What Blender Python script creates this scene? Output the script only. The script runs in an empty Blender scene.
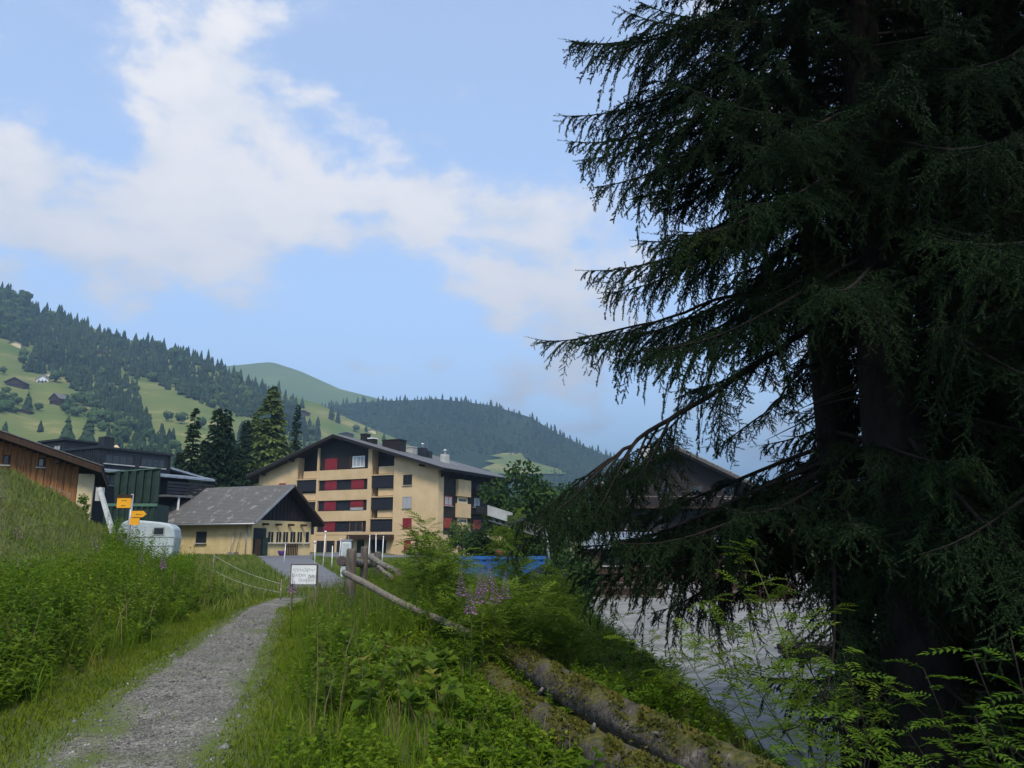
import bpy, math, random
import numpy as np
from mathutils import Vector, Matrix, Euler
R = math.radians
sc = bpy.context.scene
col = sc.collection
rng = np.random.default_rng(7)
random.seed(7)

# ---------------------------------------------------------------- camera
FPX, EYE = 800.0, 1.65
PITCH = math.atan(161 / 800)
cam_d = bpy.data.cameras.new('camera'); cam = bpy.data.objects.new('camera', cam_d); col.objects.link(cam)
cam.location = (0, 0, EYE); cam.rotation_euler = (R(90) + PITCH, 0, 0)
cam_d.sensor_width = 36; cam_d.lens = 36 * FPX / 1024
cam_d.clip_start = .05; cam_d.clip_end = 20000
sc.camera = cam

# ---------------------------------------------------------------- sky, sun, exposure
SUN_EL, SUN_AZ = 50, 171          # azimuth clockwise from the view direction (+Y)
world = bpy.data.worlds.new('World'); sc.world = world; world.use_nodes = True
wn, wl = world.node_tree.nodes, world.node_tree.links
wn.clear()
w_out = wn.new('ShaderNodeOutputWorld'); w_bg = wn.new('ShaderNodeBackground')
w_bg.inputs['Strength'].default_value = .15
sky = wn.new('ShaderNodeTexSky'); sky.sky_type = 'NISHITA'; sky.sun_disc = False
sky.sun_elevation = R(SUN_EL); sky.sun_rotation = R(SUN_AZ)
sky.altitude = 1100; sky.air_density = 1.0; sky.dust_density = .9; sky.ozone_density = .9

def _in(s, v):
    if isinstance(v, (int, float)): s.default_value = v
    else: wl.new(v, s)
def wmath(op, a, b=None, c=None):
    n = wn.new('ShaderNodeMath'); n.operation = op
    _in(n.inputs[0], a)
    if b is not None: _in(n.inputs[1], b)
    if c is not None: _in(n.inputs[2], c)
    return n.outputs[0]
def wstep(v, lo, hi):
    n = wn.new('ShaderNodeMapRange'); n.interpolation_type = 'SMOOTHSTEP'
    _in(n.inputs['Value'], v); n.inputs['From Min'].default_value = lo; n.inputs['From Max'].default_value = hi
    return n.outputs['Result']
def px_dir(px, py):
    v = (384 - py) / FPX; c, s = math.cos(PITCH), math.sin(PITCH)
    return np.array([(px - 512) / FPX, c - v * s, s + v * c])
def at(px, py, Y):
    r = px_dir(px, py); return np.array([0, 0, EYE]) + r * Y / r[1]

tc = wn.new('ShaderNodeTexCoord')
sep = wn.new('ShaderNodeSeparateXYZ'); wl.new(tc.outputs['Generated'], sep.inputs[0])
zz = wmath('ADD', wmath('MAXIMUM', sep.outputs['Z'], 0.0), .22)
cmb = wn.new('ShaderNodeCombineXYZ')
wl.new(wmath('DIVIDE', sep.outputs['X'], zz), cmb.inputs[0]); wl.new(wmath('DIVIDE', sep.outputs['Y'], zz), cmb.inputs[1])
def wnoise(scale, detail, rough, off, dist=.0):
    mp = wn.new('ShaderNodeMapping'); mp.inputs['Location'].default_value = off; mp.inputs['Rotation'].default_value = (0, 0, .5)
    mp.inputs['Scale'].default_value = (1.0, 1.0, 1.75)
    wl.new(tc.outputs['Generated'], mp.inputs[0])
    n = wn.new('ShaderNodeTexNoise'); n.inputs['Scale'].default_value = scale; n.inputs['Detail'].default_value = detail
    n.inputs['Roughness'].default_value = rough; n.inputs['Distortion'].default_value = dist
    wl.new(mp.outputs[0], n.inputs[0]); return n.outputs['Fac']
n1 = wnoise(5.6, 13, .62, (3.1, 1.7, .4), .15)
n2 = wnoise(9., 7, .6, (9.1, 4.7, 0))
dens = wmath('MULTIPLY_ADD', n1, 3.3, -1.42)
for (px, py, rad, wgt) in [(110, 60, 130, .20), (290, 110, 100, .18), (30, 250, 110, .16), (50, 190, 175, .04), (215, 70, 165, .08), (190, 235, 110, .26), (250, 205, 80, .14), (95, 260, 90, .18), (440, 160, 75, .26), (505, 225, 95, .32),
                           (580, 260, 95, .40), (360, 190, 60, .12), (545, 405, 60, .62), (470, 388, 50, .22), (640, 330, 80, .14), (360, 300, 40, .16),
                           (490, 70, 130, -.26), (110, 150, 60, -.2), (290, 180, 60, -.16), (380, 110, 60, -.16), (350, 265, 50, -.14), (250, 262, 50, .1), (420, 250, 50, .1), (325, 120, 50, -.04), (330, 345, 85, -.14), (560, 100, 110, -.2), (430, 330, 60, -.12), (110, 175, 45, -.22), (120, 315, 70, -.25), (25, 20, 60, -.25), (310, 215, 50, -.12), (250, 300, 60, -.2)]:
    d = px_dir(px, py); d = d / np.linalg.norm(d)
    vm = wn.new('ShaderNodeVectorMath'); vm.operation = 'DOT_PRODUCT'
    nrm = wn.new('ShaderNodeVectorMath'); nrm.operation = 'NORMALIZE'; wl.new(tc.outputs['Generated'], nrm.inputs[0])
    wl.new(nrm.outputs[0], vm.inputs[0]); vm.inputs[1].default_value = d
    ang = rad / FPX
    b = wstep(vm.outputs['Value'], math.cos(ang * 1.45), math.cos(ang * .15))
    dens = wmath('MULTIPLY_ADD', b, wgt, dens)
cl = wstep(dens, .32, .86)
cl = wmath('MULTIPLY_ADD', cl, .71, .23)          # a thin high veil everywhere
ccol = wn.new('ShaderNodeMix'); ccol.data_type = 'RGBA'
CLOUD = 2.6
ccol.inputs['A'].default_value = (1.06 * CLOUD, 1.05 * CLOUD, 1.06 * CLOUD, 1)
ccol.inputs['B'].default_value = (1.36 * CLOUD, 1.25 * CLOUD, 1.14 * CLOUD, 1)
wl.new(wstep(wmath('MULTIPLY_ADD', n2, 1.5, wmath('MULTIPLY', dens, .6)), .85, 1.5), ccol.inputs['Factor'])
smix = wn.new('ShaderNodeMix'); smix.data_type = 'RGBA'
wl.new(cl, smix.inputs['Factor']); wl.new(sky.outputs[0], smix.inputs['A']); wl.new(ccol.outputs['Result'], smix.inputs['B'])
wl.new(smix.outputs['Result'], w_bg.inputs['Color']); wl.new(w_bg.outputs[0], w_out.inputs['Surface'])

sun_d = bpy.data.lights.new('sun', 'SUN'); sun = bpy.data.objects.new('sun', sun_d); col.objects.link(sun)
sun_d.energy = 1.7; sun_d.angle = R(14); sun_d.color = (1, .90, .74)
sv = Vector((math.sin(R(SUN_AZ)) * math.cos(R(SUN_EL)), math.cos(R(SUN_AZ)) * math.cos(R(SUN_EL)), math.sin(R(SUN_EL))))
sun.rotation_euler = sv.to_track_quat('Z', 'Y').to_euler(); sun.location = sv * 60

sc.view_settings.view_transform = 'Standard'; sc.view_settings.look = 'None'
sc.view_settings.exposure = 1.32; sc.view_settings.gamma = 1.0
sc.render.engine = 'CYCLES'
sc.cycles.max_bounces = 6; sc.cycles.diffuse_bounces = 3; sc.cycles.transmission_bounces = 4
sc.cycles.volume_bounces = 0; sc.cycles.transparent_max_bounces = 8
sc.cycles.use_denoising = True

# ---------------------------------------------------------------- helpers
def tag(o, label=None, cat=None, group=None, kind=None):
    for k, v in (('label', label), ('category', cat), ('group', group), ('kind', kind)):
        if v: o[k] = v
    return o

def tri_mesh(name, V, F, mats, parent=None, midx=None, smooth=False, link=True):
    V = np.asarray(V, np.float32).reshape(-1, 3); F = np.asarray(F, np.int32)
    me = bpy.data.meshes.new(name); k = F.shape[1]
    me.vertices.add(len(V)); me.vertices.foreach_set('co', V.ravel())
    me.loops.add(F.size); me.loops.foreach_set('vertex_index', F.ravel())
    me.polygons.add(len(F)); me.polygons.foreach_set('loop_start', np.arange(0, F.size, k, dtype=np.int32))
    me.polygons.foreach_set('loop_total', np.full(len(F), k, np.int32))
    if midx is not None: me.polygons.foreach_set('material_index', np.asarray(midx, np.int32))
    if smooth: me.polygons.foreach_set('use_smooth', np.ones(len(F), bool))
    for m in (mats if isinstance(mats, (list, tuple)) else [mats]): me.materials.append(m)
    me.update(calc_edges=True)
    if not link: return me
    o = bpy.data.objects.new(name, me); col.objects.link(o); o.parent = parent
    return o

class MB:
    """collects boxes, tubes, prisms; build() links them as ONE mesh object"""
    def __init__(s): s.v = []; s.f = []; s.m = []; s.sm = []
    def face(s, pts, m=0):
        i = len(s.v); s.v += [tuple(p) for p in pts]; s.f.append(tuple(range(i, i + len(pts)))); s.m.append(m); s.sm.append(False); return s
    def box(s, x0, x1, y0, y1, z0, z1, m=0):
        i = len(s.v)
        s.v += [(x0, y0, z0), (x1, y0, z0), (x1, y1, z0), (x0, y1, z0), (x0, y0, z1), (x1, y0, z1), (x1, y1, z1), (x0, y1, z1)]
        for q in ((0, 3, 2, 1), (4, 5, 6, 7), (0, 1, 5, 4), (1, 2, 6, 5), (2, 3, 7, 6), (3, 0, 4, 7)):
            s.f.append(tuple(i + k for k in q)); s.m.append(m); s.sm.append(False)
        return s
    def prism(s, poly, axis, a, b, m=0):
        """poly: 2D points extruded along axis ('x','y','z') from a to b"""
        def p(u, v, w): return {'x': (w, u, v), 'y': (u, w, v), 'z': (u, v, w)}[axis]
        i = len(s.v); n = len(poly)
        s.v += [p(u, v, a) for u, v in poly] + [p(u, v, b) for u, v in poly]
        s.f.append(tuple(range(i, i + n))); s.f.append(tuple(range(i + 2 * n - 1, i + n - 1, -1)))
        s.m += [m, m]; s.sm += [False, False]
        for k in range(n):
            k2 = (k + 1) % n
            s.f.append((i + k2, i + k, i + n + k, i + n + k2)); s.m.append(m); s.sm.append(False)
        return s
    def slab(s, a, b, c, d, th, m=0):
        """quad a b c d thickened downwards"""
        top = [np.array(q, float) for q in (a, b, c, d)]; i = len(s.v)
        s.v += [tuple(q) for q in top] + [tuple(q - np.array((0, 0, th))) for q in top]
        for q in ((0, 1, 2, 3), (7, 6, 5, 4), (0, 4, 5, 1), (1, 5, 6, 2), (2, 6, 7, 3), (3, 7, 4, 0)):
            s.f.append(tuple(i + k for k in q)); s.m.append(m); s.sm.append(False)
        return s
    def tube(s, pts, rad, n=8, m=0, wob=0, cap=True, capm=None):
        pts = [np.array(p, float) for p in pts]
        rad = [rad] * len(pts) if isinstance(rad, (int, float)) else list(rad)
        i = len(s.v); ref = None
        for k, p in enumerate(pts):
            t = pts[min(k + 1, len(pts) - 1)] - pts[max(k - 1, 0)]; t /= np.linalg.norm(t) + 1e-9
            if ref is None: ref = np.array((0, 0, 1.)) if abs(t[2]) < .9 else np.array((1., 0, 0))
            a = np.cross(t, ref); a /= np.linalg.norm(a); b = np.cross(a, t); ref = b
            for j in range(n):
                th = 2 * math.pi * j / n; r = rad[k] * (1 + (random.uniform(-wob, wob) if wob else 0))
                s.v.append(tuple(p + r * (math.cos(th) * a + math.sin(th) * b)))
        for k in range(len(pts) - 1):
            for j in range(n):
                j2 = (j + 1) % n
                s.f.append((i + k * n + j, i + k * n + j2, i + (k + 1) * n + j2, i + (k + 1) * n + j)); s.m.append(m); s.sm.append(n > 5)
        if cap:
            e = i + (len(pts) - 1) * n
            s.f.append(tuple(i + j for j in range(n))[::-1]); s.f.append(tuple(e + j for j in range(n)))
            cm = m if capm is None else capm
            s.m += [cm, cm]; s.sm += [False, False]
        return s
    def mesh(s, name, mats):
        me = bpy.data.meshes.new(name); me.from_pydata(s.v, [], s.f)
        for m in (mats if isinstance(mats, (list, tuple)) else [mats]): me.materials.append(m)
        me.polygons.foreach_set('material_index', s.m); me.polygons.foreach_set('use_smooth', s.sm)
        me.update(); return me
    def build(s, name, mats, parent=None):
        o = bpy.data.objects.new(name, s.mesh(name, mats)); col.objects.link(o); o.parent = parent
        return o

def bevel(o, w=.01, seg=2):
    b = o.modifiers.new('bevel', 'BEVEL'); b.width = w; b.segments = seg; b.limit_method = 'ANGLE'; return o

def empty(name, loc, rz=0, label=None, cat=None, group=None):
    o = bpy.data.objects.new(name, None); col.objects.link(o); o.location = tuple(float(q) for q in loc); o.rotation_euler = (0, 0, rz)
    o.empty_display_size = .2
    return tag(o, label, cat, group)

def copy_tree(o, parent=None):
    c = o.copy(); col.objects.link(c); c.parent = parent
    for ch in list(o.children): copy_tree(ch, c)
    return c

# ---------------------------------------------------------------- materials
def mat(name, c1, c2=None, scale=6., detail=6, rough=.85, bump=0., bscale=None, metal=0., spec=.3, c3=None, stretch=(1, 1, 1), obj_coord=True, lo=.35, hi=.65):
    m = bpy.data.materials.new(name); m.use_nodes = True
    n, l = m.node_tree.nodes, m.node_tree.links
    p = n['Principled BSDF']; p.inputs['Roughness'].default_value = rough; p.inputs['Metallic'].default_value = metal
    p.inputs['Specular IOR Level'].default_value = spec
    t = n.new('ShaderNodeTexCoord'); mp = n.new('ShaderNodeMapping'); mp.inputs['Scale'].default_value = stretch
    l.new(t.outputs['Object'], mp.inputs[0])
    c2 = c2 or tuple(min(1, q * 1.18 + .004) for q in c1)
    nz = n.new('ShaderNodeTexNoise'); nz.inputs['Scale'].default_value = scale; nz.inputs['Detail'].default_value = detail; nz.inputs['Roughness'].default_value = .6
    l.new(mp.outputs[0], nz.inputs[0])
    r = n.new('ShaderNodeValToRGB'); r.color_ramp.elements[0].position = lo; r.color_ramp.elements[1].position = hi
    r.color_ramp.elements[0].color = (*c1, 1); r.color_ramp.elements[1].color = (*c2, 1)
    if c3:
        e = r.color_ramp.elements.new((lo + hi) / 2 + .08); e.color = (*c3, 1)
    l.new(nz.outputs['Fac'], r.inputs[0]); l.new(r.outputs[0], p.inputs['Base Color'])
    if bump:
        nb = n.new('ShaderNodeTexNoise'); nb.inputs['Scale'].default_value = bscale or scale * 5; nb.inputs['Detail'].default_value = 5
        l.new(mp.outputs[0], nb.inputs[0])
        b = n.new('ShaderNodeBump'); b.inputs['Strength'].default_value = bump; b.inputs['Distance'].default_value = .05
        l.new(nb.outputs['Fac'], b.inputs['Height']); l.new(b.outputs[0], p.inputs['Normal'])
    return m

def foliage(name, ca, cb, cc=None, trans=.3, pscale=.35, rough=.6, spec=.10):
    """leaf colour varies from leaf to leaf and, slowly, from patch to patch"""
    m = bpy.data.materials.new(name); m.use_nodes = True
    n, l = m.node_tree.nodes, m.node_tree.links
    p = n['Principled BSDF']; p.inputs['Roughness'].default_value = rough; p.inputs['Specular IOR Level'].default_value = spec
    g = n.new('ShaderNodeNewGeometry'); nz = n.new('ShaderNodeTexNoise'); nz.inputs['Scale'].default_value = pscale; nz.inputs['Detail'].default_value = 4
    l.new(g.outputs['Position'], nz.inputs[0])
    mx = n.new('ShaderNodeMath'); mx.operation = 'MULTIPLY_ADD'; mx.inputs[1].default_value = .55
    sb = n.new('ShaderNodeMath'); sb.operation = 'MULTIPLY_ADD'; sb.inputs[1].default_value = 1.6; sb.inputs[2].default_value = -.58
    l.new(nz.outputs['Fac'], sb.inputs[0]); l.new(g.outputs['Random Per Island'], mx.inputs[0]); l.new(sb.outputs[0], mx.inputs[2])
    r = n.new('ShaderNodeValToRGB'); r.color_ramp.elements[0].color = (*ca, 1); r.color_ramp.elements[1].color = (*cb, 1)
    r.color_ramp.elements[0].position = .1; r.color_ramp.elements[1].position = .85
    if cc: e = r.color_ramp.elements.new(.95); e.color = (*cc, 1)
    l.new(mx.outputs[0], r.inputs[0]); l.new(r.outputs[0], p.inputs['Base Color'])
    if trans:
        tb = n.new('ShaderNodeBsdfTranslucent'); l.new(r.outputs[0], tb.inputs[0])
        ms = n.new('ShaderNodeMixShader'); ms.inputs[0].default_value = trans
        l.new(p.outputs[0], ms.inputs[1]); l.new(tb.outputs[0], ms.inputs[2]); l.new(ms.outputs[0], n['Material Output'].inputs[0])
    return m

M = {}
M['cream'] = mat('cream_render', (.54, .39, .215), (.66, .485, .285), .45, 8, .9, .12, 60)
M['cream2'] = mat('garage_render', (.56, .43, .20), (.66, .52, .27), 1.5, 8, .9, .15, 50)
M['cream_old'] = mat('old_cream_render', (.55, .45, .27), (.62, .52, .33), 2, 8, .9, .15, 50)
M['darkwood'] = mat('dark_stained_wood', (.010, .008, .008), (.024, .019, .017), 3, 6, .7, .3, 40, stretch=(6, 6, .6))
M['darkpanel'] = mat('dark_blue_panel', (.012, .013, .018), (.020, .021, .028), 2, 6, .6, .1, 30)
M['brownwood'] = mat('brown_weathered_wood', (.15, .062, .024), (.38, .175, .065), 2.2, 8, .8, .3, 30, stretch=(3, 3, .35))
M['browndark'] = mat('brown_dark_wood', (.03, .017, .011), (.055, .030, .018), 3, 6, .8, .3, 30, stretch=(4, 4, .5))
M['slate'] = mat('grey_slate', (.085, .088, .092), (.15, .15, .15), 3, 8, .75, .3, 14)
M['oldslate'] = mat('weathered_shingle', (.115, .112, .108), (.25, .243, .23), 1.6, 9, .9, .4, 12, c3=(.13, .125, .115))
M['metalroof'] = mat('blue_grey_metal_roof', (.18, .22, .27), (.26, .30, .35), 2, 6, .4, .1, 20)
M['blackmetal'] = mat('black_corrugated_metal', (.014, .018, .023), (.024, .029, .036), 2, 6, .5, .1, 20)
M['red'] = mat('red_shutter_paint', (.19, .016, .026), (.25, .024, .034), 5, 5, .6, .1, 40)
M['redorange'] = mat('orange_red_shutter_paint', (.25, .038, .022), (.31, .05, .03), 5, 5, .6, .1, 40)
M['glass'] = mat('dark_window_glass', (.018, .022, .028), (.03, .035, .042), 3, 3, .08, spec=.6)
M['curtain'] = mat('net_curtain_pane', (.30, .32, .34), (.42, .44, .45), 8, 4, .5, stretch=(5, 5, .4))
M['white'] = mat('white_paint', (.66, .68, .68), (.76, .77, .77), 3, 6, .5, .05, 30)
M['caravan'] = mat('caravan_shell', (.34, .40, .41), (.46, .51, .51), 1.8, 6, .35, .03, 10, spec=.4)
M['grey'] = mat('galvanised_steel', (.30, .31, .32), (.40, .41, .42), 5, 6, .45, .05, 30, metal=.5)
M['signyellow'] = mat('yellow_sign_paint', (.75, .33, .01), (.82, .38, .015), 4, 5, .55)
M['signdark'] = mat('sign_lettering', (.02, .02, .02))
M['green_steel'] = mat('dark_green_steel', (.010, .026, .019), (.024, .046, .034), 3, 7, .5, .1, 30)
M['green_light'] = mat('worn_green_edge', (.06, .13, .09), (.09, .17, .12), 3, 7, .5)
M['blue'] = mat('blue_steel', (.014, .08, .28), (.028, .13, .38), 2, 7, .45, .08, 25)
M['concrete'] = mat('pale_concrete', (.36, .36, .33), (.48, .48, .45), 2, 8, .9, .2, 30)
M['asphalt'] = mat('asphalt', (.12, .12, .13), (.17, .17, .18), 1.5, 8, .95, .25, 60)
M['gravel_lot'] = mat('pale_gravel_lot', (.13, .13, .118), (.26, .255, .235), .9, 12, .95, .25, 40)
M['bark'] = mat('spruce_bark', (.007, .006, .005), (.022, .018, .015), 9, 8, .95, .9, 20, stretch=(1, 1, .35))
M['palebark'] = mat('pale_bark', (.12, .11, .10), (.30, .28, .26), 6, 8, .95, .8, 18, stretch=(1, 1, .35))
M['twigwood'] = mat('twig_wood', (.010, .008, .007), (.022, .018, .014), 20, 4, .95)
M['stem'] = mat('green_stem', (.05, .07, .02), (.08, .10, .03), 20, 4, .8)
M['postwood'] = mat('weathered_post_wood', (.07, .055, .045), (.17, .145, .12), 5, 8, .9, .5, 25, stretch=(3, 3, .5))
M['railwood'] = mat('weathered_rail_wood', (.13, .11, .085), (.34, .31, .26), 5, 8, .9, .5, 25, c3=(.2, .17, .13))
M['endgrain'] = mat('cut_end_grain', (.05, .04, .045), (.12, .09, .09), 30, 6, .9)
M['orange'] = mat('faded_orange_plastic', (.5, .12, .04), (.58, .16, .06), 5)
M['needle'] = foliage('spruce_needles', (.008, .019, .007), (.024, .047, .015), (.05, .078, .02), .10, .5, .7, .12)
M['grass'] = foliage('verge_grass', (.070, .140, .008), (.17, .245, .018), (.25, .24, .05), .42, .8)
M['shortgrass'] = foliage('short_grass', (.085, .140, .008), (.17, .215, .014), (.20, .20, .03), .35, .8)
M['meadow'] = foliage('meadow_grass', (.085, .14, .022), (.18, .21, .045), (.28, .24, .10), .25, .15)
M['dry'] = foliage('dry_bank_grass', (.07, .10, .02), (.17, .15, .055), (.17, .09, .05), .2, .5)
M['tallgrass'] = foliage('tall_grass', (.07, .125, .016), (.145, .20, .03), (.22, .22, .07), .42, .4)
M['herb'] = foliage('herb_leaves', (.060, .130, .006), (.165, .250, .014), (.28, .31, .025), .45, 1.1)
M['herb2'] = foliage('bramble_leaves', (.050, .112, .010), (.14, .21, .018), (.25, .22, .04), .45, 1.2)
M['rowan'] = foliage('rowan_leaves', (.085, .155, .014), (.18, .26, .025), (.27, .31, .04), .45, .6)
M['rowan_dark'] = foliage('shade_tinted_rowan_leaves', (.050, .115, .012), (.13, .215, .020), None, .45, .9)  # darker copy of the rowan green, shade put into the leaf colour
M['tree_dark'] = foliage('broadleaf_foliage', (.020, .050, .012), (.050, .095, .022), None, .25, .3)
M['tree_light'] = foliage('light_shrub_foliage', (.055, .10, .022), (.12, .16, .04), None, .25, .3)
M['midspruce'] = foliage('mid_spruce_needles', (.012, .030, .013), (.032, .060, .024), None, .1, .25)
M['larch'] = foliage('larch_needles', (.09, .14, .035), (.15, .20, .05), None, .2, .25)
M['farforest'] = foliage('far_conifers', (.009, .022, .013), (.034, .058, .026), None, 0, .012, .9)
M['farleaf'] = foliage('far_broadleaves', (.035, .070, .028), (.070, .115, .04), None, 0, .012, .9)
M['pink'] = foliage('fireweed_petals', (.26, .11, .27), (.42, .22, .40), None, .35, 2)
M['moss'] = None
# ---------------------------------------------------------------- terrain
ip = np.interp
def sstep(t): t = np.clip(t, 0, 1); return t * t * (3 - 2 * t)
def path_c(y): return ip(y, [-30, 0, 6.5, 18, 21.5, 26, 40, 52, 62], [4.6, -1.57, -2.96, -5.42, -5.45, -6.05, -10.6, -14.4, -17.2])
def path_w(y): return ip(y, [0, 6.5, 9.2, 13.4, 18, 21.5, 26, 40, 52, 62], [1.6, 1.6, 1.65, 1.35, 1.05, 1.3, 1.9, 2.8, 3.4, 4.6])
def hnoise(x, y):
    return (np.sin(x * .9 + 1.3 * np.sin(y * .37)) * np.sin(y * .83 + 1.1 * np.sin(x * .51)) * .6 + .4 * np.sin(x * 2.1 + y * 1.7 + 1) * np.sin(y * 2.3 - x * .9))
def height(x, y):
    x = np.asarray(x, float); y = np.asarray(y, float)
    zb = ip(y, [-40, 0, 6, 19, 26, 40, 60, 105, 140, 200, 600, 4000], [-.3, 0, 0, .30, .45, .62, .82, .65, 1.5, 4, 8, 8])
    pl = path_c(y) - path_w(y) / 2
    edge = ip(y, [0, 21, 24, 27, 34, 38, 44, 50, 62], [0, 0, -3.2, -6.0, -7.3, -8.4, -7.4, -9, -14.0])     # where the bank starts, left of the path
    edge = pl - .25 + edge
    d = np.maximum(edge - x, 0)
    near = ip(d, [0, 2.5, 5.6, 7.5, 11, 20, 40, 80], [0, .35, 1.4, 2.5, 3.7, 5.5, 8, 11])
    wall = ip(d, [0, .4, 3.5, 10, 20, 40, 80], [0, 1.4, 2.4, 3.5, 5, 7.5, 11]) * ip(y, [27, 34, 40], [1., 1.7, 1.15])
    k = sstep((y - 21) / 6)
    near = near * ip(y, [0, 18, 28], [.6, .62, .95])
    bank = near * (1 - k) + wall * k
    bank = bank * (1 - sstep((y - 48) / 22) * sstep((x + 48) / 12))
    # right-hand slope down to the lot
    xc = ip(y, [-30, 12, 18, 22, 28, 35, 45, 60, 90, 130], [1.85, 1.85, 1.4, .6, -1.1, -2.6, -5.0, -6.5, -4, 0])
    zl = ip(y, [-20, 0, 30, 48, 73, 110, 200], [-2.4, -2.3, -2.2, -1.55, -.9, -.2, 4])
    zr = zb - .22 * sstep((x - pl - 3.5) / 2)
    e = np.maximum(x - xc, 0)
    zs = np.maximum(zr - .72 * e * sstep(e / .8), zl)
    z = np.where(e > 0, zs, zr) + bank
    far = sstep((np.hypot(x, y) - 180) / 200)
    z = z * (1 - far) + far * 6
    bump = hnoise(x * 1.7, y * 1.7) * .05
    on = np.clip((np.abs(x - path_c(y)) - path_w(y) / 2) / 1.2, 0, 1)
    return z + bump * on * np.where(e > 4, .2, 1)
gx = np.concatenate([-np.geomspace(6000, 62, 22), np.arange(-60, -26, 1.2), np.arange(-26, -9, .45), np.arange(-9, 5, .22), np.arange(5, 24, .6), np.arange(24, 60, 2), np.geomspace(62, 6000, 22)])
gy = np.concatenate([-np.geomspace(1500, 12, 14), np.arange(-10, 3, 1), np.arange(3, 26, .25), np.arange(26, 60, .6), np.arange(60, 140, 2), np.geomspace(142, 9000, 34)])
GX, GY = np.meshgrid(gx, gy); GZ = height(GX, GY)
def G(x, y):
    x = np.asarray(x, float); y = np.asarray(y, float)
    i = np.clip(np.searchsorted(gx, x) - 1, 0, len(gx) - 2); j = np.clip(np.searchsorted(gy, y) - 1, 0, len(gy) - 2)
    u = (x - gx[i]) / (gx[i + 1] - gx[i]); v = (y - gy[j]) / (gy[j + 1] - gy[j])
    return (GZ[j, i] * (1 - u) + GZ[j, i + 1] * u) * (1 - v) + (GZ[j + 1, i] * (1 - u) + GZ[j + 1, i + 1] * u) * v
def gp(x, y, dz=0.): return (float(x), float(y), float(G(x, y)) + dz)

def grid_faces(nu, nv):
    a = np.arange(nu * nv).reshape(nv, nu)
    return np.stack([a[:-1, :-1], a[:-1, 1:], a[1:, 1:], a[1:, :-1]], -1).reshape(-1, 4)

def ground_mat():
    m = mat('grassy_ground', (.055, .075, .018), (.10, .135, .03), .45, 10, .95, .4, 9, c3=(.085, .10, .03))
    return m
M['ground'] = ground_mat()
o = tri_mesh('ground', np.stack([GX, GY, GZ], -1), grid_faces(len(gx), len(gy)), M['ground'], smooth=True); tag(o, kind='structure')

def gravel_mat():
    """path gravel: grey pebbles with dusty patches, mossy towards the edges"""
    m = bpy.data.materials.new('path_gravel'); m.use_nodes = True
    n, l = m.node_tree.nodes, m.node_tree.links; p = n['Principled BSDF']; p.inputs['Roughness'].default_value = .95
    t = n.new('ShaderNodeTexCoord')
    v = n.new('ShaderNodeTexVoronoi'); v.inputs['Scale'].default_value = 52; l.new(t.outputs['Object'], v.inputs['Vector'])
    sv_ = n.new('ShaderNodeSeparateColor'); l.new(v.outputs['Color'], sv_.inputs[0])
    r = n.new('ShaderNodeValToRGB'); r.color_ramp.elements[0].color = (.075, .068, .054, 1); r.color_ramp.elements[1].color = (.30, .275, .22, 1)
    e = r.color_ramp.elements.new(.55); e.color = (.165, .152, .122, 1); l.new(sv_.outputs[0], r.inputs[0])
    big = n.new('ShaderNodeTexNoise'); big.inputs['Scale'].default_value = 1.1; big.inputs['Detail'].default_value = 8; l.new(t.outputs['Object'], big.inputs[0])
    at_ = n.new('ShaderNodeAttribute'); at_.attribute_name = 'edge'
    ad = n.new('ShaderNodeMath'); ad.operation = 'MULTIPLY_ADD'; ad.inputs[1].default_value = 1.0; l.new(at_.outputs['Fac'], ad.inputs[0]); l.new(big.outputs['Fac'], ad.inputs[2])
    dust = n.new('ShaderNodeTexNoise'); dust.inputs['Scale'].default_value = 2.3; dust.inputs['Detail'].default_value = 7; dust.inputs['Roughness'].default_value = .7; l.new(t.outputs['Object'], dust.inputs[0])
    dm = n.new('ShaderNodeMapRange'); dm.inputs['From Min'].default_value = .32; dm.inputs['From Max'].default_value = .68; dm.inputs['To Min'].default_value = .62; dm.inputs['To Max'].default_value = 1.3; l.new(dust.outputs['Fac'], dm.inputs['Value'])
    dmul = n.new('ShaderNodeVectorMath'); dmul.operation = 'SCALE'; l.new(r.outputs[0], dmul.inputs[0]); l.new(dm.outputs[0], dmul.inputs['Scale'])
    mr = n.new('ShaderNodeMapRange'); mr.inputs['From Min'].default_value = .57; mr.inputs['From Max'].default_value = .86; l.new(ad.outputs[0], mr.inputs['Value'])
    mo = n.new('ShaderNodeValToRGB'); mo.color_ramp.elements[0].color = (.065, .085, .014, 1); mo.color_ramp.elements[1].color = (.12, .16, .02, 1)
    fine = n.new('ShaderNodeTexNoise'); fine.inputs['Scale'].default_value = 25; fine.inputs['Detail'].default_value = 5; l.new(t.outputs['Object'], fine.inputs[0]); l.new(fine.outputs['Fac'], mo.inputs[0])
    mx = n.new('ShaderNodeMix'); mx.data_type = 'RGBA'; l.new(mr.outputs[0], mx.inputs['Factor']); l.new(dmul.outputs[0], mx.inputs['A']); l.new(mo.outputs[0], mx.inputs['B'])
    l.new(mx.outputs['Result'], p.inputs['Base Color'])
    b = n.new('ShaderNodeBump'); b.inputs['Strength'].default_value = .8; b.inputs['Distance'].default_value = .02; b.invert = True
    l.new(v.outputs['Distance'], b.inputs['Height']); l.new(b.outputs[0], p.inputs['Normal'])
    return m
M['gravel'] = gravel_mat()

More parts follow.
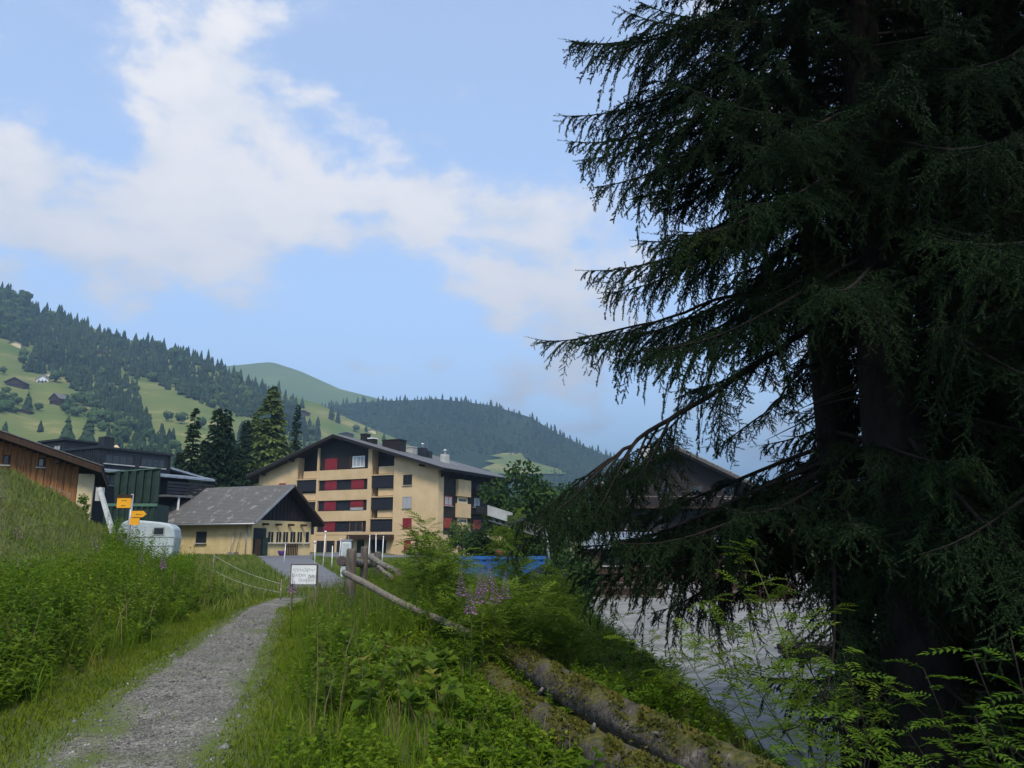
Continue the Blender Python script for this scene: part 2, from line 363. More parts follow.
def ribbon(name, ys, nx, wscale, mats, dz, jit=.0):
    ys = np.asarray(ys); u = np.linspace(-1, 1, nx)
    ph = np.sin(ys * 1.9) * .5 + np.sin(ys * 4.3 + 1) * .3 + np.sin(ys * 9.1) * .2
    ph2 = np.sin(ys * 2.3 + 2) * .5 + np.sin(ys * 5.1) * .3 + np.sin(ys * 8.3 + 1) * .2
    w = path_w(ys) / 2 * wscale
    X = path_c(ys)[:, None] + u[None] * (w[:, None] + jit * np.where(u[None] < 0, ph[:, None], ph2[:, None]))
    Y = np.repeat(ys[:, None], nx, 1)
    Z = G(X, Y) + dz - .03 * (np.abs(u)[None] > .99)
    o = tri_mesh(name, np.stack([X, Y, Z], -1), grid_faces(nx, len(ys)), mats, smooth=True)
    a = o.data.attributes.new('edge', 'FLOAT', 'POINT')
    e = np.clip(np.abs(u)[None] ** 3 + 0 * X, 0, 1)
    e = e + .34 * np.exp(-((u[None] + .32) / .16) ** 2) * np.clip((9.5 - Y) / 2.5, 0, 1)      # a mossy strip up the middle, near the camera
    a.data.foreach_set('value', e.astype(np.float32).ravel())
    return tag(o, kind='structure')
ribbon('gravel_path', np.arange(-14, 20.7, .22), 15, 1.12, M['gravel'], .022, .12)
ribbon('asphalt_road', np.concatenate([np.arange(23.6, 62, .6)]), 9, 1.0, M['asphalt'], .035, .05)
# forecourt in front of the apartment block and barn
fx, fy = np.meshgrid(np.linspace(-21, -8, 14), np.linspace(55, 92, 20)); fx = fx + (fy - 55) * .10 - 2
o = tri_mesh('forecourt', np.stack([fx, fy, G(fx, fy) + .05], -1), grid_faces(14, 20), M['asphalt'], smooth=True); tag(o, kind='structure')
# the pale lower lot on the right
ly = np.concatenate([np.arange(8, 30, 1.), np.arange(30, 76, 2.)])
x0 = ip(ly, [0, 12, 18, 25, 35, 45, 60, 90], [5.1, 5.0, 4.7, 3.4, 1.2, -1.2, -2.2, 0])
lu = np.linspace(0, 1, 30) ** 1.4
LX = x0[:, None] + lu[None] * (48 - x0[:, None]); LY = np.repeat(ly[:, None], 30, 1)
o = tri_mesh('gravel_lot', np.stack([LX, LY, G(LX, LY) + .04], -1), grid_faces(30, len(ly)), M['gravel_lot'], smooth=True); tag(o, kind='structure')

# ---------------------------------------------------------------- hills
def hill_mat(name, cols, scale):
    m = mat(name, cols[0], cols[1], scale, 9, 1.0, .3, scale * 20, c3=cols[2], spec=.05, stretch=(1, .8, 4)); return m
M['hill_meadow'] = hill_mat('hill_meadow', ((.095, .14, .038), (.24, .225, .085), (.15, .17, .055)), .016)
M['hill_far'] = hill_mat('mountain_pasture', ((.10, .145, .055), (.155, .19, .075), (.125, .165, .065)), .006)
M['hill_wood'] = hill_mat('wooded_hill_floor', ((.018, .036, .020), (.034, .056, .028), (.026, .045, .024)), .02)
class Hill:
    def __init__(s, ridge, base_py, Y0, Y1, k=1.):
        s.rx = [a for a, b in ridge]; s.ry = [b for a, b in ridge]; s.b = base_py; s.Y0, s.Y1, s.k = Y0, Y1, k
    def ridge(s, px): return ip(px, s.rx, s.ry)
    def rough(s, px, py): return 0.
    def pt(s, px, py):
        w = np.clip((s.b - py) / (s.b - s.ridge(px)), 0, 1)
        return at(px, py, s.Y0 + (s.Y1 - s.Y0) * w ** s.k)
    def build(s, name, m, px0, px1, nu=150, nv=40):
        V = []
        for j in range(nv + 5):
            w = j / nv
            for i in range(nu):
                px = px0 + (px1 - px0) * i / (nu - 1); r = s.ridge(px)
                if w <= 1:
                    p = at(px, s.b + (r - s.b) * w, s.Y0 + (s.Y1 - s.Y0) * w ** s.k)
                    p[2] += (1.2e-3 * p[1]) * math.sin(px * .11 + 3 * w) * math.sin(w * 17 + px * .05) * math.sin(math.pi * w)
                else:        # the back of the hill falls away
                    e = (j - nv) * .12; p = at(px, r, s.Y1); p = p * np.array([1 + e, 1 + e, 1 - 1.2 * e])
                V.append(p)
        return tag(tri_mesh(name, V, grid_faces(nu, nv + 5), m, smooth=True), kind='structure')
LH = Hill([(-700, -60), (-300, 130), (-120, 235), (-40, 268), (0, 288), (42, 314), (52, 310), (100, 331), (150, 346), (200, 358), (255, 386), (290, 410), (330, 442), (400, 482), (470, 500), (560, 506)], 515, 190, 900, 1.1)
SP = Hill([(150, 372), (230, 384), (285, 395), (320, 404), (345, 417), (395, 438), (425, 453), (470, 480), (520, 500)], 515, 560, 980, 1.0)
GM = Hill([(60, 400), (150, 380), (200, 368), (240, 365), (258, 363), (272, 362), (300, 371), (340, 389), (380, 399), (430, 408), (520, 450), (640, 490)], 515, 1500, 2000, 1.0)
FH = Hill([(200, 440), (300, 412), (350, 403), (385, 401), (440, 399), (490, 405), (530, 417), (560, 435), (600, 453), (680, 478), (800, 500), (1000, 505), (1500, 480)], 524, 700, 1450, .8)
LH.build('meadow_hill', M['hill_meadow'], -700, 560, 190, 44)
SP.build('pasture_spur', M['hill_meadow'], 150, 520, 80, 24)
GM.build('mountain', M['hill_far'], 60, 640, 90, 30)
FH.build('wooded_hill', M['hill_wood'], 200, 1500, 170, 34)

def in_poly(px, py, poly):
    c = np.zeros(len(px), bool); n = len(poly)
    for i in range(n):
        (x1, y1), (x2, y2) = poly[i], poly[(i + 1) % n]
        if y1 == y2: continue
        c ^= ((y1 > py) != (y2 > py)) & (px < (x2 - x1) * (py - y1) / (y2 - y1) + x1)
    return c
def cone_tree(h, r, n=6, tiers=3, seed=0):
    g = np.random.default_rng(seed); V, F = [], []
    for t in range(tiers):
        z0 = h * (.08 + .78 * t / tiers); z1 = h * min(1, (.08 + .78 * t / tiers) + .62 - .10 * t) if t < tiers - 1 else h
        rr = r * (1 - .72 * t / tiers); i = len(V)
        for k in range(n):
            a = 2 * math.pi * (k + .5 * (t % 2)) / n; q = rr * g.uniform(.72, 1.2)
            V.append((q * math.cos(a), q * math.sin(a), z0 + g.uniform(-.06, .06) * h))
        V.append((g.uniform(-.03, .03) * r, 0, z1))
        for k in range(n): F.append((i + k, i + (k + 1) % n, i + n))
    return np.array(V), np.array(F)
def blob_tree(h, r, seed=0):
    """a small crown of leaf clumps round a trunk"""
    g = np.random.default_rng(seed); V, F = [], []
    for k in range(90):
        d = g.normal(size=3); d /= np.linalg.norm(d); q = g.uniform(.55, 1.05)
        c = np.array([d[0] * r * q, d[1] * r * q, h * .58 + d[2] * h * .40 * q]); s = r * g.uniform(.16, .34)
        a = g.normal(size=3); a /= np.linalg.norm(a); b = np.cross(a, d); b /= np.linalg.norm(b) + 1e-6; a = np.cross(d, b)
        i = len(V)
        for t in range(5): th = t * 2 * math.pi / 5; V.append(c + s * g.uniform(.6, 1.2) * (a * math.cos(th) + b * math.sin(th)) - d * s * .2)
        V.append(c + d * s * .55)
        for t in range(5): F.append((i + t, i + (t + 1) % 5, i + 5))
    return np.array(V), np.array(F)
def scatter(name, pts, protos, m, hs):
    VV, FF, n = [], [], 0
    for k, (p, h) in enumerate(zip(pts, hs)):
        V, F = protos[k % len(protos)]; a = rng.uniform(0, 6.28); c, s = math.cos(a), math.sin(a)
        W = np.empty_like(V); W[:, 0] = (V[:, 0] * c - V[:, 1] * s) * h; W[:, 1] = (V[:, 0] * s + V[:, 1] * c) * h; W[:, 2] = V[:, 2] * h * rng.uniform(.9, 1.1)
        VV.append(W + p - np.array([0, 0, .03 * h])); FF.append(F + n); n += len(V)
    return tag(tri_mesh(name, np.concatenate(VV), np.concatenate(FF), m), kind='stuff')
cones = [cone_tree(1, .20 + .03 * (k % 3), 7, 4, k) for k in range(8)]
cones_lo = [cone_tree(1, .24, 6, 2, k) for k in range(6)]
blobs = [blob_tree(1, .5, k) for k in range(6)]
def fill(hill, poly, n, sx, sy):
    """points on a hill inside an outline, spread evenly"""
    xs = [a for a, b in poly]; ys = [b for a, b in poly]
    px, py = np.meshgrid(np.arange(min(xs), max(xs), sx), np.arange(min(ys), max(ys), sy))
    px = px.ravel() + rng.uniform(-.8, .8, px.size) * sx; py = py.ravel() + rng.uniform(-.8, .8, py.size) * sy
    k = in_poly(px, py, poly) & (py >= hill.ridge(px) - .5)
    return np.array([hill.pt(a, b) for a, b in zip(px[k], py[k])])
ridge_pts = [(px, LH.ridge(px)) for px in (-240, -120, -40, 0, 40)]
P_main = ridge_pts + [(44, 318), (60, 316), (100, 335), (150, 349), (200, 360), (255, 389), (290, 410), (300, 425), (262, 423), (235, 417), (200, 404), (165, 388), (130, 375), (100, 353), (45, 353), (30, 348), (0, 340), (-60, 348), (-240, 300)]
P_mid = [(20, 355), (45, 350), (85, 347), (112, 362), (122, 374), (137, 390), (143, 410), (150, 422), (138, 428), (112, 424), (98, 408), (82, 394), (52, 378), (35, 373), (22, 372)]
P_low = [(106, 432), (125, 424), (150, 424), (165, 434), (178, 452), (188, 480), (190, 500), (95, 500), (100, 455)]
P_right = [(262, 423), (300, 425), (330, 452), (400, 492), (300, 500), (200, 470), (215, 445)]
pts = np.concatenate([fill(LH, P_main, 0, 3.6, 3.2), fill(LH, P_mid, 0, 4.2, 3.6), fill(LH, P_low, 0, 5., 4.), fill(LH, P_right, 0, 4.5, 4.)])
gapn = np.sin(pts[:, 0] * .021 + 2) * np.sin(pts[:, 1] * .017) + .5 * np.sin(pts[:, 0] * .06) * np.sin(pts[:, 1] * .05 + 1); pts = pts[(gapn < .75) | (rng.uniform(0, 1, len(pts)) < .35)]
light = rng.uniform(0, 1, len(pts)) < .06
scatter('hillside_mixed_trees', pts[light], blobs, M['farleaf'], .0125 * pts[light, 1] * rng.lognormal(0, .2, light.sum())); pts = pts[~light]
scatter('hillside_forest', pts, cones, M['farforest'], np.clip(.0148 * pts[:, 1] * rng.lognormal(0, .28, len(pts)), 4, 21))
P_dec = [(62, 400), (85, 398), (110, 412), (122, 424), (106, 438), (80, 424), (62, 412)]
P_dec2 = [(-20, 305), (30, 308), (42, 322), (20, 340), (-20, 335)]
P_dec3 = [(0, 395), (14, 392), (18, 412), (0, 420), (-20, 410)]
pts = np.concatenate([fill(LH, P_dec, 0, 7, 5), fill(LH, P_dec2, 0, 6, 5), fill(LH, P_dec3, 0, 7, 5), fill(LH, P_low, 0, 14, 12)])
scatter('hillside_broadleaf_wood', pts, blobs, M['farleaf'], .0115 * pts[:, 1] * rng.lognormal(0, .25, len(pts)))
# dark wood on the right-hand hill, thinner on its bright slope
fr = [(px, FH.ridge(px)) for px in range(240, 1020, 12)]
P_far = fr + [(1010, 520), (560, 520), (552, 478), (545, 462), (500, 456), (470, 452), (430, 470), (240, 500)]
pts = fill(FH, P_far, 0, 3.6, 2.5)
pts_px = pts[:, 0] / pts[:, 1] * FPX + 512
pe = 545 - FPX * (pts[:, 2] - EYE) / pts[:, 1]
bright = np.exp(-(((pts_px - 512) * .6 + (pe - 428) * .8) / 14) ** 2 - (((pts_px - 512) * .8 - (pe - 428) * .6) / 45) ** 2)
keep = rng.uniform(0, 1, len(pts)) > bright * .75
scatter('far_forest', pts[keep], cones_lo, M['farforest'], np.clip(.0078 * pts[keep, 1] * rng.lognormal(0, .28, keep.sum()), 4, 18))
V = [FH.pt(a, b) + np.array([0, -2, 3.0]) for b in np.linspace(476, 455, 9) for a in np.linspace(482 + 9 * math.sin(b) + (475 - b) * .9, 520 + (b - 455) * 2.0 + 7 * math.sin(b * 2.1), 14)]
tag(tri_mesh('valley_meadow', V, grid_faces(14, 9), M['hill_meadow'], smooth=True), kind='structure')
# clumps on the spur
P_s = [[(262, 395), (292, 400), (296, 414), (270, 420)], [(294, 402), (304, 403), (306, 412), (294, 414)], [(330, 415), (341, 416), (342, 424), (330, 425)], [(275, 425), (300, 420), (322, 438), (300, 460), (250, 460)]]
pts = np.concatenate([fill(SP, p, 0, 5, 4) for p in P_s])
scatter('spur_conifers', pts, cones, M['farforest'], .016 * pts[:, 1] * rng.lognormal(0, .2, len(pts)))

# single trees on the hill meadows
def hill_tree(kind, hill, px, py, hpx, label, group='single trees on the hill meadows'):
    p = hill.pt(px, py); h = hpx * p[1] / FPX
    e = empty('conifer' if kind == 'c' else 'broadleaf_tree', p, rng.uniform(0, 6), label, 'tree', group)
    V, F = (cone_tree(h, h * .27, 9, 6, int(px * 7 + py)) if kind == 'c' else blob_tree(h, h * .48, int(px * 7 + py)))
    tri_mesh('crown', V, F, M['farforest'] if kind == 'c' else M['farleaf'], e)
    MB().tube([(0, 0, -.5), (0, 0, h * .35)], [h * .03, h * .02], 6).build('trunk', M['twigwood'], e)
for (k, px, py, h, lab) in [
    ('c', 66, 444, 30, 'large dark conifer just above the black-clad house roof, left of a pair'), ('c', 87, 446, 33, 'large dark conifer above the black-clad house roof, right of a pair'),
    ('c', 40, 432, 13, 'small lone conifer in the tan lower meadow above the brown house'), ('c', 4, 436, 16, 'dark conifer at the left picture edge in the lower meadow'),
    ('c', 27, 410, 20, 'tall dark conifer left of the red-brown hill chalet'), ('c', 66, 410, 17, 'dark conifer just right of the red-brown hill chalet'),
    ('b', 8, 412, 13, 'rounded dark tree beside the low barn at the left edge'), ('b', 38, 411, 9, 'small round green tree between a conifer and the red-brown chalet'),
    ('c', 137, 379, 12, 'lone conifer on the upper bright meadow below the dark forest edge'), ('c', 167, 390, 10, 'small conifer halfway down the bright meadow near the forest edge'),
    ('b', 168, 421, 11, 'round tree left of three dotted across the bright meadow'), ('b', 181, 424, 13, 'round tree in the middle of three dotted across the bright meadow'), ('b', 201, 428, 12, 'round tree right of three dotted across the bright meadow'),
    ('b', 3, 374, 8, 'small round bush tree at the left edge of the high meadow'), ('c', 21, 362, 10, 'conifer at the foot of the high meadow forest'), ('c', 189, 398, 7, 'tiny conifer by the forest edge above the garage trees'),
    ('b', 55, 383, 14, 'rounded tree behind the white hill chalets'), ('c', 42, 372, 12, 'conifer left above the white hill chalets'),
    ('c', 297, 414, 12, 'lone conifer beside the spur barn above the flat-block roof'), ('b', 356, 432, 8, 'round tree above the roof ridge of the apartment block'), ('c', 366, 432, 8, 'small conifer above the first roof chimney'), ('c', 384, 440, 8, 'small conifer above the long dark roof box'), ('c', 402, 446, 9, 'small conifer right of the long dark roof box')]:
    hill_tree(k, SP if px > 290 else LH, px, py, h, lab)

# hill chalets
def hill_house(hill, px, py, wpx, hpx, wall, roof, rz, label, low=False):
    p = hill.pt(px, py); w = wpx * p[1] / FPX; h = hpx * p[1] / FPX
    e = empty('hill_barn' if low else 'hill_chalet', p, rz, label, 'barn' if low else 'house', 'chalets on the hillside')
    d = w * .8; hw = h * .55
    MB().prism([(-w / 2, -2), (w / 2, -2), (w / 2, hw), (0, h), (-w / 2, hw)], 'y', 0, d).build('wall', wall, e)
    b = MB(); ov = w * .1; th = .35; sl = (h - hw) / (w / 2)
    for sx in (-1, 1):
        b.slab((0, -ov, h + th), (sx * (w / 2 + ov), -ov, hw - sl * ov + th), (sx * (w / 2 + ov), d + ov, hw - sl * ov + th), (0, d + ov, h + th), th)
    b.build('roof', roof, e)
    if not low:
        for row in range(2):
            for i in (-.28, 0, .28):
                MB().box(i * w - w * .05, i * w + w * .05, -.12, -.02, hw * (.18 + .45 * row), hw * (.42 + .45 * row)).build('window', M['glass'], e)
        MB().box(-w * .42, w * .42, -.9, -.1, hw * .47, hw * .56).build('balcony', M['browndark'], e)
hill_house(LH, 42, 384, 11, 9, M['white'], M['metalroof'], .3, 'white chalet in front on the hillside below the middle forest')
hill_house(LH, 49, 379, 9, 7, M['cream_old'], M['metalroof'], .3, 'cream chalet behind the white one on the hillside')
hill_house(LH, 54, 404, 13, 11, M['browndark'], M['oldslate'], -.35, 'red-brown chalet with a grey roof standing alone on the hillside')
hill_house(LH, 14, 387, 17, 10, M['browndark'], M['slate'], .15, 'dark wooden chalet with a dark roof at the left of the hillside')
hill_house(LH, 15, 346, 11, 5, M['cream_old'], M['oldslate'], .2, 'small pale chalet high up under the forest edge at left', True)
hill_house(LH, 23, 413, 12, 4, M['browndark'], M['slate'], .1, 'low dark barn at the top edge of the tan meadow', True)
hill_house(LH, 101, 355, 9, 5, M['browndark'], M['oldslate'], .4, 'small brown hut where the forest meets the bright meadow', True)
hill_house(LH, 251, 389, 9, 6, M['cream_old'], M['slate'], .4, 'small pale hut at the right end of the dark forest')
hill_house(SP, 303, 416, 13, 6, M['browndark'], M['slate'], .5, 'dark barn on the green spur above the apartment roof apex', True)
hill_house(SP, 346, 436, 14, 4, M['browndark'], M['metalroof'], .3, 'low barn with a pale roof just over the apartment roof apex', True)
hill_house(SP, 372, 433, 8, 4, M['cream_old'], M['oldslate'], .2, 'small pale hut right of the apex on the green spur', True)
# ---------------------------------------------------------------- buildings
def frame(name, x, y, ex, label, cat, group=None, z=0.):
    e = empty(name, (x, y, z), math.atan2(ex[1], ex[0]), label, cat, group); return e
class Plane:
    """measured wall plane: pixel -> (along the wall, height)"""
    def __init__(s, o, e): s.o = np.array(o, float); s.e = np.array(e, float); s.n = np.array([-e[1], e[0]])
    def uz(s, px, py):
        r = px_dir(px, py); t = (s.o @ s.n) / (r[:2] @ s.n); return (r[:2] * t - s.o) @ s.e, EYE + r[2] * t

def window(parent, a0, a1, z0, z1, d, pane='glass', fm='white', fw=.07, axis='x', side=1, mull=1, name='window'):
    """framed opening in a wall along 'axis' at depth d; pane is a sub-part"""
    f = MB()
    def bx(mb, p0, p1, q0, q1, w0, w1):
        if axis == 'x': mb.box(p0, p1, d + w0 * side, d + w1 * side, q0, q1) if side > 0 else mb.box(p0, p1, d + w1 * side, d + w0 * side, q0, q1)
        else: mb.box(d + w0 * side, d + w1 * side, p0, p1, q0, q1) if side > 0 else mb.box(d + w1 * side, d + w0 * side, p0, p1, q0, q1)
    bx(f, a0, a1, z0, z0 + fw, -.03, .09); bx(f, a0, a1, z1 - fw, z1, -.03, .09)
    bx(f, a0, a0 + fw, z0 + fw, z1 - fw, -.03, .09); bx(f, a1 - fw, a1, z0 + fw, z1 - fw, -.03, .09)
    for k in range(mull):
        c = a0 + (a1 - a0) * (k + 1) / (mull + 1); bx(f, c - fw * .4, c + fw * .4, z0 + fw, z1 - fw, -.028, .08)
    o = f.build(name, M[fm], parent)
    g = MB(); bx(g, a0 + fw, a1 - fw, z0 + fw, z1 - fw, -.012, -.003); g.build('pane', M[pane], o)
    s = MB(); bx(s, a0 - .08, a1 + .08, z0 - .07, z0 - .002, -.14, .06); s.build('sill', M['concrete'], o)
    return o
def shutter(parent, a0, a1, z0, z1, d, m='red', axis='x', side=1):
    """a pair of closed shutters with rails"""
    mid = (a0 + a1) / 2
    o = None
    for p0, p1 in ((a0, mid - .012), (mid + .012, a1)):
        s = MB()
        def bx(q0, q1, r0, r1, w0, w1):
            lo, hi = sorted((d + w0 * side, d + w1 * side))
            s.box(q0, q1, lo, hi, r0, r1) if axis == 'x' else s.box(lo, hi, q0, q1, r0, r1)
        bx(p0, p1, z0, z1, 0, .05)
        bx(p0 + .06, p1 - .06, z0 + (z1 - z0) * .12, z0 + (z1 - z0) * .2, -.025, .01); bx(p0 + .06, p1 - .06, z1 - (z1 - z0) * .2, z1 - (z1 - z0) * .12, -.025, .01)
        o = s.build('shutter', M[m], parent)
    return o

# --- apartment block
A0 = np.array([-23.667, 105.0]); RD = np.array([.4378, .8991]); EX = np.array([RD[1], -RD[0]])
O1 = A0 + 1.3 * RD
apt = frame('apartment_block', O1[0], O1[1], EX, 'large cream apartment block with red shutters, dark wood balconies and a broad gable roof', 'apartment block')
AP = 16.04
def roof_u(s): return AP - .42 - (.335 * -s if s < 0 else .30 * s)     # underside
LEN = 18.6
core = [(-13.5, -1), (15.5, -1), (15.5, roof_u(15.5)), (0, roof_u(0)), (-13.5, roof_u(-13.5))]
MB().prism(core, 'y', 1.35, LEN, 0).build('dark_wood_wall', M['darkwood'], apt)
MB().prism([(-13.6, -1), (-6.8, -1), (-6.8, roof_u(-6.8)), (-13.6, roof_u(-13.6))], 'y', 0, 1.34).build('rendered_wall', M['cream'], apt)
MB().prism([(8.94, -1), (15.56, -1), (15.56, roof_u(15.56)), (8.94, roof_u(8.94))], 'y', 0, 1.34).build('rendered_wall', M['cream'], apt)
MB().box(-13.6, -13.5 - .002, 1.35, LEN, -1, 10.6).build('rendered_wall', M['cream'], apt)
MB().box(15.502, 15.56, 1.35, LEN, -1, 2.9).build('plinth_wall', M['cream'], apt)
# centre section
MB().prism([(-3.1, 11.42), (4.95, 11.42), (4.95, roof_u(4.95)), (0, roof_u(0)), (-3.1, roof_u(-3.1))], 'y', .15, 1.34).build('gable_cladding', M['darkwood'], apt)
for z0, z1 in ((10.1, 11.42), (7.4, 8.72), (4.7, 6.02), (2.95, 3.32)):
    MB().box(-3.1, 4.95, -.04, 1.34, z0, z1).build('balcony_band', M['cream'], apt)
MB().box(-3.38, -3.102, -.1, 1.34, -1, roof_u(-3.4) - .01).build('pier', M['cream'], apt)
MB().box(4.952, 5.55, -.1, 1.34, -1, roof_u(5.56) - .01).build('pier', M['cream'], apt)
for z0, z1 in ((8.72, 10.1), (6.02, 7.4), (3.32, 4.7)):
    MB().box(-3.1, 4.95, .2, 1.34, z0 + .003, z1 - .003).build('strip_panel', M['darkpanel'], apt)
    shutter(apt, -2.08, -.14, z0 + .02, z1 - .02, .10)
    MB().box(-3.0, 4.9, .0, .05, z0 + .02, z0 + .08).build('handrail', M['darkpanel'], apt)
shutter(apt, 2.24, 4.25, 8.76, 10.08, .10)
shutter(apt, 2.24, 4.25, 6.52, 7.38, .10); window(apt, 2.2, 4.28, 6.04, 6.5, .10, 'curtain', 'brownwood', mull=0)
window(apt, 2.24, 4.25, 3.36, 4.68, .10, 'glass', 'brownwood', mull=1)
shutter(apt, -2.2, -.2, 11.48, 12.97, .06)
window(apt, 2.35, 4.25, 11.66, 13.1, .06, 'curtain', 'white', .1, mull=2)
MB().box(1.75, 2.33, .04, .14, 11.6, 13.1).build('shutter', M['browndark'], apt)
# balcony recesses
for (a, b, pa, pb, zs) in ((5.55, 8.94, 6.4, 8.72, (10.42, 7.62, 4.88)), (-6.8, -3.38, -5.95, -3.62, (10.25, 7.3, 4.6))):
    for k, z in enumerate(zs):
        MB().box(a + .003, b - .003, -.12, 1.34, z, z + .13).build('balcony_slab', M['cream'], apt)
        MB().box(pa, pb, .28, .40, z + .22, z + 1.18).build('parapet', M['cream'], apt)
        MB().box(a + .05, a + .12, .2, .28, z + .13, z + 1.25).build('balcony_post', M['darkwood'], apt)
        if k < 3: MB().box(a + .01, b - .01, .02, .1, z - 1.55, z - .02).build('opening_shade_sheet', M['darkpanel'], apt)  # dark sheet standing in for the shade inside the open balcony
    MB().box(a + .003, b - .003, .0, 1.34, -1, zs[-1] - 1.6).build('rendered_wall', M['cream'], apt)
# right wall windows
window(apt, 10.4, 11.7, 9.05, 10.35, -.02, 'glass', 'browndark', mull=1)
window(apt, 10.4, 11.7, 6.2, 7.6, -.02, 'curtain', 'grey', mull=1)
shutter(apt, 10.5, 11.8, 3.6, 4.95, -.06)
shutter(apt, 10.75, 11.75, .75, 2.2, -.06)
shutter(apt, -9.85, -8.7, 8.5, 9.95, -.06)
# ground floor
MB().box(-3.1, 4.95, 0, 1.34, -1, 2.94).build('rendered_wall', M['cream'], apt)
MB().box(2.7, 9.3, -1.1, -.11, 2.36, 2.93).build('canopy', M['browndark'], apt)
for a, b in ((3.6, 4.7), (5.8, 8.1)): window(apt, a, b, .5, 2.3, -.02 if a < 5 else -.02, 'glass', 'browndark', mull=1)
for a, b in ((-2.9, -1.6), (-1.3, 0), (.4, 1.6), (2.0, 2.9)): window(apt, a, b, .7, 2.2, -.03, 'glass', 'browndark', mull=1)
for a in (-6.2, -5.0): window(apt, a, a + 1.0, 2.0, 2.8, -.03, 'glass', 'browndark', mull=1)
# side facade
for z0, z1 in ((7.8, 9.95), (5.1, 6.9), (3.02, 4.27)):
    MB().box(15.51, 15.95, 4.4, 7.7, z0, z1).build('balcony_panel', M['cream'], apt)
for z0, z1 in ((6.92, 7.78), (4.29, 5.08)): window(apt, 4.75, 7.3, z0, z1, 15.62, 'glass', 'cream_old', .25, 'y', -1, mull=0)
window(apt, 1.5, 3.45, 6.5, 7.7, 15.56, 'curtain', 'redorange', .12, 'y', -1, mull=1)
shutter(apt, 1.5, 3.5, 3.7, 4.95, 15.58, 'redorange', 'y', -1)
window(apt, 9.1, 11.0, 6.6, 7.95, 15.56, 'curtain', 'browndark', .12, 'y', -1, mull=1)
shutter(apt, 9.1, 11.2, 3.7, 4.95, 15.58, 'redorange', 'y', -1)
for z in (5.8, 8.5): MB().box(15.51, 16.5, 8.3, LEN - .5, z - .12, z).build('balcony_floor', M['darkwood'], apt)
for z in (5.8, 8.5): MB().box(16.38, 16.46, 8.3, LEN - .5, z + .1, z + .95).build('balcony_rail', M['darkwood'], apt)
# roof
zl_, zr_ = AP - .335 * 16.4, AP - .30 * 17.0
rf = MB()
rf.slab((0, -1.3, AP - .06), (-16.4, -1.3, zl_ - .06), (-16.4, LEN + .3, zl_ - .06), (0, LEN + .3, AP - .06), .36)
rf.slab((0, LEN + .3, AP - .06), (17, LEN + .3, zr_ - .06), (17, -1.3, zr_ - .06), (0, -1.3, AP - .06), .36)
roof = rf.build('roof', M['darkwood'], apt)
rs = MB()
rs.slab((0, -1.35, AP), (-16.45, -1.35, zl_), (-16.45, LEN + .35, zl_), (0, LEN + .35, AP), .055)
rs.slab((0, LEN + .35, AP), (17.05, LEN + .35, zr_), (17.05, -1.35, zr_), (0, -1.35, AP), .055)
rs.build('roof_covering', M['slate'], roof)
MB().tube([(17.12, -1.3, zr_ - .12), (17.12, LEN + .3, zr_ - .12)], .08, 8).build('gutter', M['blackmetal'], roof)
for k in range(9):
    t = .6 + k * 2.2; z = roof_u(15.6)
    MB().prism([(15.57, z - 1.0), (15.57, z - .12), (16.8, z - .42), (16.8, z - .56)], 'y', t, t + .16).build('bracket', M['darkwood'], roof)
for s in (-12.5, -7.5, 8.9, 13.5):
    MB().box(s - .1, s + .1, -1.2, -.02, roof_u(s) - .32, roof_u(s) - .06).build('purlin_end', M['darkwood'], roof)
def on_roof(px, t):
    s, _ = Plane(A0 + RD * (t + 1.3), EX).uz(px, 450); return s, AP - (.335 * -s if s < 0 else .30 * s)
def stack(px, wpx, hpx, t, m, cap=None, deep=1.0, capm='concrete'):
    s, z = on_roof(px, t); w = wpx * .14; h = hpx * .14
    c = MB().box(s - w / 2, s + w / 2, t - deep / 2, t + deep / 2, z - .6, z + h).build('chimney', M[m], roof)
    if cap == 'slab': MB().box(s - w / 2 - .08, s + w / 2 + .08, t - deep / 2 - .08, t + deep / 2 + .08, z + h + .002, z + h + .14).build('chimney_cap', M[capm], c)
    if cap == 'cowl':
        MB().tube([(s, t, z + h), (s, t, z + h + .45)], [.16, .14], 8).build('flue', M['grey'], c)
        MB().tube([(s, t, z + h + .5), (s, t, z + h + .7)], [.34, .05], 8).build('cowl', M['white'], c)
stack(365, 6.5, 6, 4, 'darkwood', 'slab', 1.0, 'blackmetal'); stack(372.5, 6, 4, 4, 'darkwood', 'slab', 1., 'white')
stack(394, 20, 8, 5, 'darkwood', 'slab', 1.6, 'blackmetal'); stack(411, 7.5, 5, 8, 'concrete', 'slab', 1.)
stack(422.5, 7, 8, 8, 'blackmetal', 'cowl', 1.); stack(428, 6, 6, 9, 'blackmetal', None, 1.); stack(445, 6, 8, 9, 'concrete', 'cowl', 1.0)
for px in (404, 452, 458): 
    s, z = on_roof(px, 10); MB().box(s - .35, s + .35, 9.5, 10.3, z - .1, z + .22).build('skylight', M['grey'], roof)

